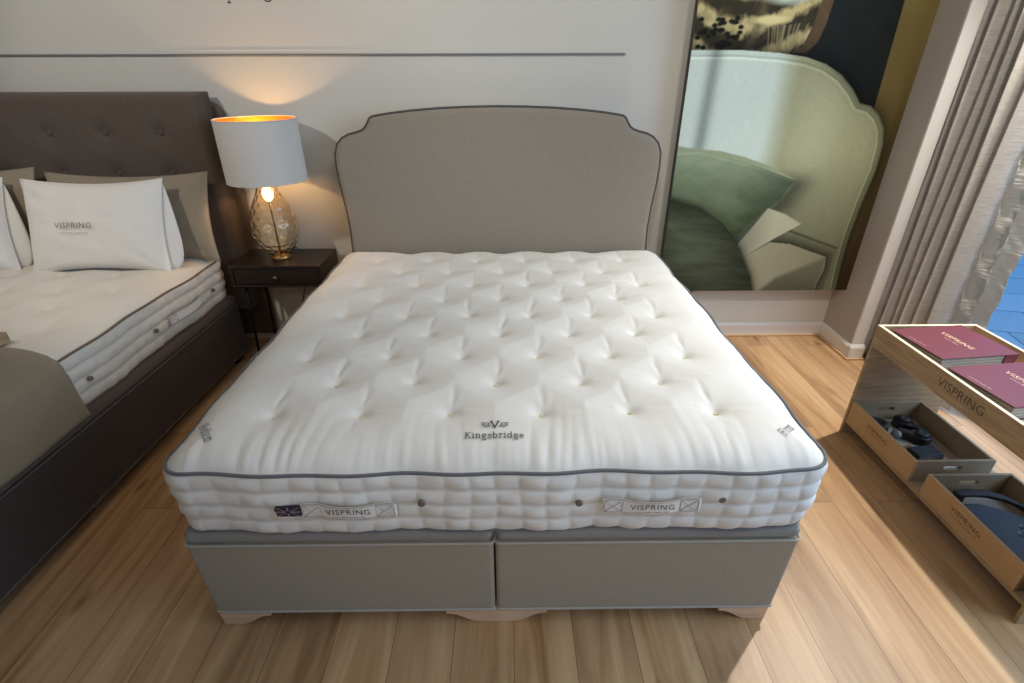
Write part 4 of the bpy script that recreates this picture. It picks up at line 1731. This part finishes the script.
    buf = np.concatenate([L_.reshape(-1, 3), np.ones((X.size, 1))], 1).astype(np.float32)
    ca.data.foreach_set('color', buf.ravel())
    return o


paint_print()
tube('picture_cord', [(1.212 - cxp, .022, .004), (1.212 - cxp, .024, -.12), (1.206 - cxp, .03, -.25), (1.20 - cxp, .04, -.372)], .006, M['cord'], pc, 8)

# ------------------------------------------------------------------ curtains
def curtain(name, y0, y1, x0, amp, folds, mat, label, z0=.012, z1=2.66, seed=1, th=.004, irregular=.25, nz=60, crinkle=0.0):
    r = np.random.RandomState(seed)
    nu = folds * 18
    verts, faces = [], []
    ph = np.cumsum(1 + irregular * r.uniform(-1, 1, folds + 1))
    ph = ph / ph[-1]
    am = 1 + .25 * r.uniform(-1, 1, folds + 2)
    for j in range(nz + 1):
        tz = j / nz
        z = z0 + (z1 - z0) * tz
        flare = 1.0 + .10 * (1 - tz)
        for i in range(nu + 1):
            t = i / nu
            w_ = t * folds
            k = min(folds - 1, int(w_))
            a = 2 * PI * w_
            y = y0 + (y1 - y0) * (t + .30 / folds * math.sin(a * 1.0 + .5) * .6)
            x = x0 + amp * am[k] * flare * math.cos(a + .25 * math.sin(z * 2 + k)) + .006 * math.sin(z * 3.1 + k * 2)
            if crinkle:
                x += crinkle * (math.sin(z * 46 + 5 * math.sin(t * 9 + z * 5)) * .6 + math.sin(z * 91 + t * 23) * .4)
                y += crinkle * 1.5 * math.sin(z * 30 + t * 4)
            verts.append((x, y, z))
    for j in range(nz):
        for i in range(nu):
            a = j * (nu + 1) + i
            faces.append((a, a + 1, a + nu + 2, a + nu + 1))
    root = empty(name, (x0, (y0 + y1) / 2, z0))
    o = mesh_obj('curtain_cloth', [(v[0] - x0, v[1] - (y0 + y1) / 2, v[2] - z0) for v in verts], faces, mat, root)
    sm = o.modifiers.new('solid', 'SOLIDIFY')
    sm.thickness = th
    sm.offset = 0
    return tag(root, label, 'curtain')


curtain('curtain', .12, -.455, 2.335, .062, 8, M['curtain'], 'beige grey curtain gathered in deep folds beside the white pier', seed=3)
curtain('curtain', -.465, -.655, 2.345, .018, 2, M['sheer'], 'pale crinkled lining curtain next to the bare window glass', seed=5, th=.0015, nz=260, crinkle=.0035)
rod = tube('curtain_rail', [(2.34, .20, 2.69), (2.34, -4.6, 2.69)], .012, M['iron'], None, 10)
tag(rod, 'black curtain rail above the shop window', 'curtain rail')

# ------------------------------------------------------------------ display unit
UX, UY = 1.70, -.815
ux1 = 2.145
UL = 1.02
un = empty('display_unit', (UX, UY, 0))
tag(un, 'low wooden display unit with a top tray and lower shelf by the window', 'display unit')
W_ = ux1 - UX
T_ = .014
# end panels
box('end_panel', 0, W_, -T_, 0, 0, .596, M['ply'], un, bevel=.0008)
box('end_panel', 0, W_, -UL, -UL + T_, 0, .596, M['ply'], un, bevel=.0008)
box('front_rail', 0, T_, -UL + T_, -T_, .496, .596, M['ply'], un, bevel=.0008)
box('back_rail', W_ - T_, W_, -UL + T_, -T_, .496, .596, M['ply'], un, bevel=.0008)
box('tray_floor', T_, W_ - T_, -UL + T_, -T_, .532, .546, M['ply_edge'], un)
box('shelf', 0.004, W_, -UL + T_, -T_, .070, .086, M['ply'], un, bevel=.0008)
# pale ply edges on top of the rails
bm = bmesh.new()
add_box(bm, 0, T_, -UL, 0, .5962, .598)
add_box(bm, W_ - T_, W_, -UL, 0, .5962, .598)
add_box(bm, T_, W_ - T_, -T_, 0, .5962, .598)
add_box(bm, T_, W_ - T_, -UL, -UL + T_, .5962, .598)
bm_obj('edge_banding', bm, M['ply_edge'], un)
font_text('lettering', 'VISPRING', .050, M['ink_box'], un, lambda a, b: (-.0008, -.500 - a, .5345 + b), 1.05)


def kraft_box(y0, L, label, name='cardboard_box'):
    """open box lying on the shelf; local origin at far front bottom corner"""
    rt = empty(name, (UX + .004, y0, .0865))
    tag(rt, label, 'box', 'kraft sample boxes on the lower shelf')
    w, h, t = .335, .106, .012
    fr = box('box_front', 0, t, -L, 0, 0, h, M['kraft'], rt, bevel=.001)
    font_text('lettering', 'VISPRING', .030, M['ink_box'], fr, lambda a, b: (-.0008, -L * .47 - a, .056 + b), 1.1)
    font_text('lettering', 'Luxury Beds London 1901', .0105, M['ink_box'], fr, lambda a, b: (-.0008, -L * .47 - a, .040 + b), 1.1)
    box('box_back', w - t, w, -L, 0, 0, h, M['kraft_in'], rt, bevel=.001)
    box('box_floor', t, w - t, -L + t, -t, 0, .006, M['box_floor'], rt)
    # ends with an oval hand hole
    for yy in (0, -L):
        bm = bmesh.new()
        ya, yb = (yy - t, yy) if yy == 0 else (yy, yy + t)
        # frame around a slot built from blocks and a rounded slot mesh
        hw, hh, cz_, cx_ = .040, .011, .070, w / 2
        outer = [(t, 0), (w - t, 0), (w - t, h), (t, h)]
        slot = [(cx_ + (hw - hh) * (1 if math.cos(a) > 0 else -1) + hh * math.cos(a), cz_ + hh * math.sin(a)) for a in np.linspace(0, 2 * PI, 25)[:-1]]
        for k, (za, zb) in enumerate(((ya, yb),)):
            vo = {}
            for side, yv in (('a', ya), ('b', yb)):
                vo['o' + side] = [bm.verts.new((u, yv, v)) for u, v in outer]
                vo['s' + side] = [bm.verts.new((u, yv, v)) for u, v in slot]
                edges = []
                for key in ('o', 's'):
                    vs = vo[key + side]
                    for i in range(len(vs)):
                        edges.append(bm.edges.new((vs[i], vs[(i + 1) % len(vs)])))
                bmesh.ops.triangle_fill(bm, use_beauty=True, edges=edges)
            for key in ('o', 's'):
                A, B = vo[key + 'a'], vo[key + 'b']
                for i in range(len(A)):
                    j = (i + 1) % len(A)
                    bm.faces.new((A[i], A[j], B[j], B[i]))
        bm_obj('box_end', bm, M['kraft_in'], rt)
    return rt


kraft_box(-.832, .432, 'open kraft box with small black tools and a white card')
kraft_box(-1.335, .44, 'open kraft box holding the navy card with holes and a black strap')

# contents of the far box
ZB = .0865 + .0065


def puck(name, x, y, r, h, mat, label, cat, sx=1.0, rot=0.0, tilt=0.0):
    o = lathe(name, [(.0005, 0), (r * .96, 0), (r, h * .15), (r, h * .75), (r * .9, h * .95), (r * .55, h), (r * .5, h * .9), (.0005, h * .86)], mat, None, 32)
    o.location = (x, y, ZB + .001)
    o.scale = (sx, 1, 1)
    o.rotation_euler = (tilt, 0, rot)
    return tag(o, label, cat)


def clamp_piece(name, x, y, rot, label):
    """two joined black rounded lobes with a recess"""
    rt = empty(name, (x, y, ZB), rot)
    bm = bmesh.new()
    pts = [(.045 * math.cos(a), .038 * math.sin(a)) for a in np.linspace(.5, 2 * PI - .5, 26)] + [(.075, -.020), (.088, -.012), (.088, .014), (.072, .022)]
    add_prism(bm, pts, 'z', 0, .042)
    bm_obj('body', bm, M['black'], rt, bevel=.006, seg=3)
    lathe('lens', [(.024, .0), (.028, .006), (.022, .012), (.010, .012), (.0005, .009)], M['black_soft'], rt, 28, loc=(-.004, 0, .042))
    return tag(rt, label, 'tool')


clamp_piece('sample_tool', 1.925, -.905, math.radians(-60), 'black rounded tool at the far end of the open kraft box')
clamp_piece('sample_tool', 1.925, -1.015, math.radians(150), 'black rounded tool in the middle of the kraft box, beside the black case')
puck('black_dish', 1.795, -.915, .045, .04, M['black_soft'], 'flat black disc against the front wall of the kraft box', 'disc')
ball = lathe('silver_ball', [(.0005, 0)] + [(.022 * math.sin(a), .022 - .022 * math.cos(a)) for a in np.linspace(.1, PI - .1, 14)] + [(.0005, .044)], M['silver'], None, 24, loc=(1.835, -.990, ZB))
tag(ball, 'small silver ball in the kraft box between the black pieces', 'ball')
bm = bmesh.new()
add_prism(bm, [(-.02, -.006), (.02, -.009), (.024, 0), (.018, .008), (-.018, .007)], 'z', 0, .006)
o = bm_obj('leather_tag', bm, M['tan'], None, loc=(1.845, -1.055, ZB + .0005), rot=(0, 0, .3), bevel=.001)
tag(o, 'small tan leather tag lying in the kraft box', 'tag')
cs = empty('black_case', (1.880, -1.115, ZB), math.radians(6))
tag(cs, 'flat rectangular black case near the near end of the far kraft box', 'case')
box('case_body', -.062, .062, -.036, .036, 0, .022, M['black'], cs, bevel=.005, seg=3)
box('case_lid', -.060, .060, -.034, .034, .0225, .031, M['black_soft'], cs, bevel=.004, seg=3)
o = box('white_card', 1.80, 1.96, -1.235, -1.185, ZB + .0005, ZB + .004, M['paper'], None)
tag(o, 'white card lying at the near end inside the far kraft box', 'card')

# contents of the near box
nv = empty('navy_card', (1.865, -1.57, ZB))
tag(nv, 'navy sample card with four finger holes in the near kraft box', 'card')
bm = bmesh.new()
add_prism(bm, [(-.125, -.19), (.13, -.19), (.13, .04), (.06, .10), (-.02, .135), (-.125, .135)], 'z', .030, .038)
bm_obj('card_panel', bm, M['navy'], nv, bevel=.002)
box('card_block', -.12, .12, -.18, .05, 0, .0295, M['black_soft'], nv)
for hx_, hy_ in ((.020, -.045), (.052, -.012), (.062, -.060), (.030, -.085)):
    lathe('finger_hole', [(.0005, .0386), (.0125, .0386), (.0135, .0392), (.0145, .0386)], M['black'], nv, 20, loc=(hx_, hy_ + .03, 0))
st = empty('black_strap', (1.90, -1.44, ZB))
tag(st, 'thick black curved strap lying across the near kraft box', 'strap')
bm = bmesh.new()
cl = [(-.115, .045), (-.06, .050), (0, .045), (.05, .02), (.085, -.02), (.105, -.08), (.11, -.14)]
up_, dn_ = [], []
for i, (x, y) in enumerate(cl):
    a = cl[max(0, i - 1)]
    b = cl[min(len(cl) - 1, i + 1)]
    d = Vector((b[0] - a[0], b[1] - a[1])).normalized()
    nn = Vector((-d.y, d.x)) * (.014 + .004 * math.sin(i))
    up_.append((x + nn.x, y + nn.y))
    dn_.append((x - nn.x, y - nn.y))
add_prism(bm, up_ + dn_[::-1], 'z', .042, .058)
bm_obj('strap_band', bm, M['black_soft'], st, bevel=.004, seg=3)
box('strap_foot', -.11, -.08, .034, .060, 0, .045, M['black_soft'], st, bevel=.003)


# maroon swatch binders in the top tray
def binder(cx_, cy_, rz, label):
    z0 = .5465
    rt = empty('swatch_binder', (cx_, cy_, z0), rz)
    tag(rt, label, 'binder', None)
    hx_, hy_ = .170, .133
    h = .058
    tc_ = .004
    top = box('front_cover', -hx_, hx_, -hy_, hy_, h - tc_, h, M['maroon'], rt, bevel=.001)
    box('back_cover', -hx_, hx_, -hy_, hy_, 0, tc_, M['maroon'], rt, bevel=.001)
    box('spine', hx_ - .055, hx_, -hy_, hy_, tc_, h - tc_, M['maroon'], rt, bevel=.001)
    for k in range(8):
        z_ = tc_ + .001 + k * .0061
        box('swatch_page', -hx_ + .006 + .002 * (k % 3), hx_ - .056, -hy_ + .004 + .003 * (k % 2), hy_ - .004, z_, z_ + .0046, M['pages'], rt)
    # lettering reads from the front of the unit
    ft = lambda a, b, ox, oy: (ox + b, oy - a, h + .0006)
    font_text('lettering', 'VISPRING', .034, M['gold_ink'], top, lambda a, b: ft(a, b, .010, .0), 1.1)
    font_text('lettering', 'Luxury Beds', .012, M['gold_ink'], top, lambda a, b: ft(a, b, -.012, .0), 1.1)
    font_text('lettering', 'Luxury Beds London 1901', .0085, M['gold_ink'], top, lambda a, b: ft(a, b, -.150, .02), 1.0)
    return rt


binder(1.904, -.986, math.radians(6), 'maroon swatch binder at the far end of the display unit top')
binder(1.904, -1.312, math.radians(6), 'maroon swatch binder at the near end of the display unit top')
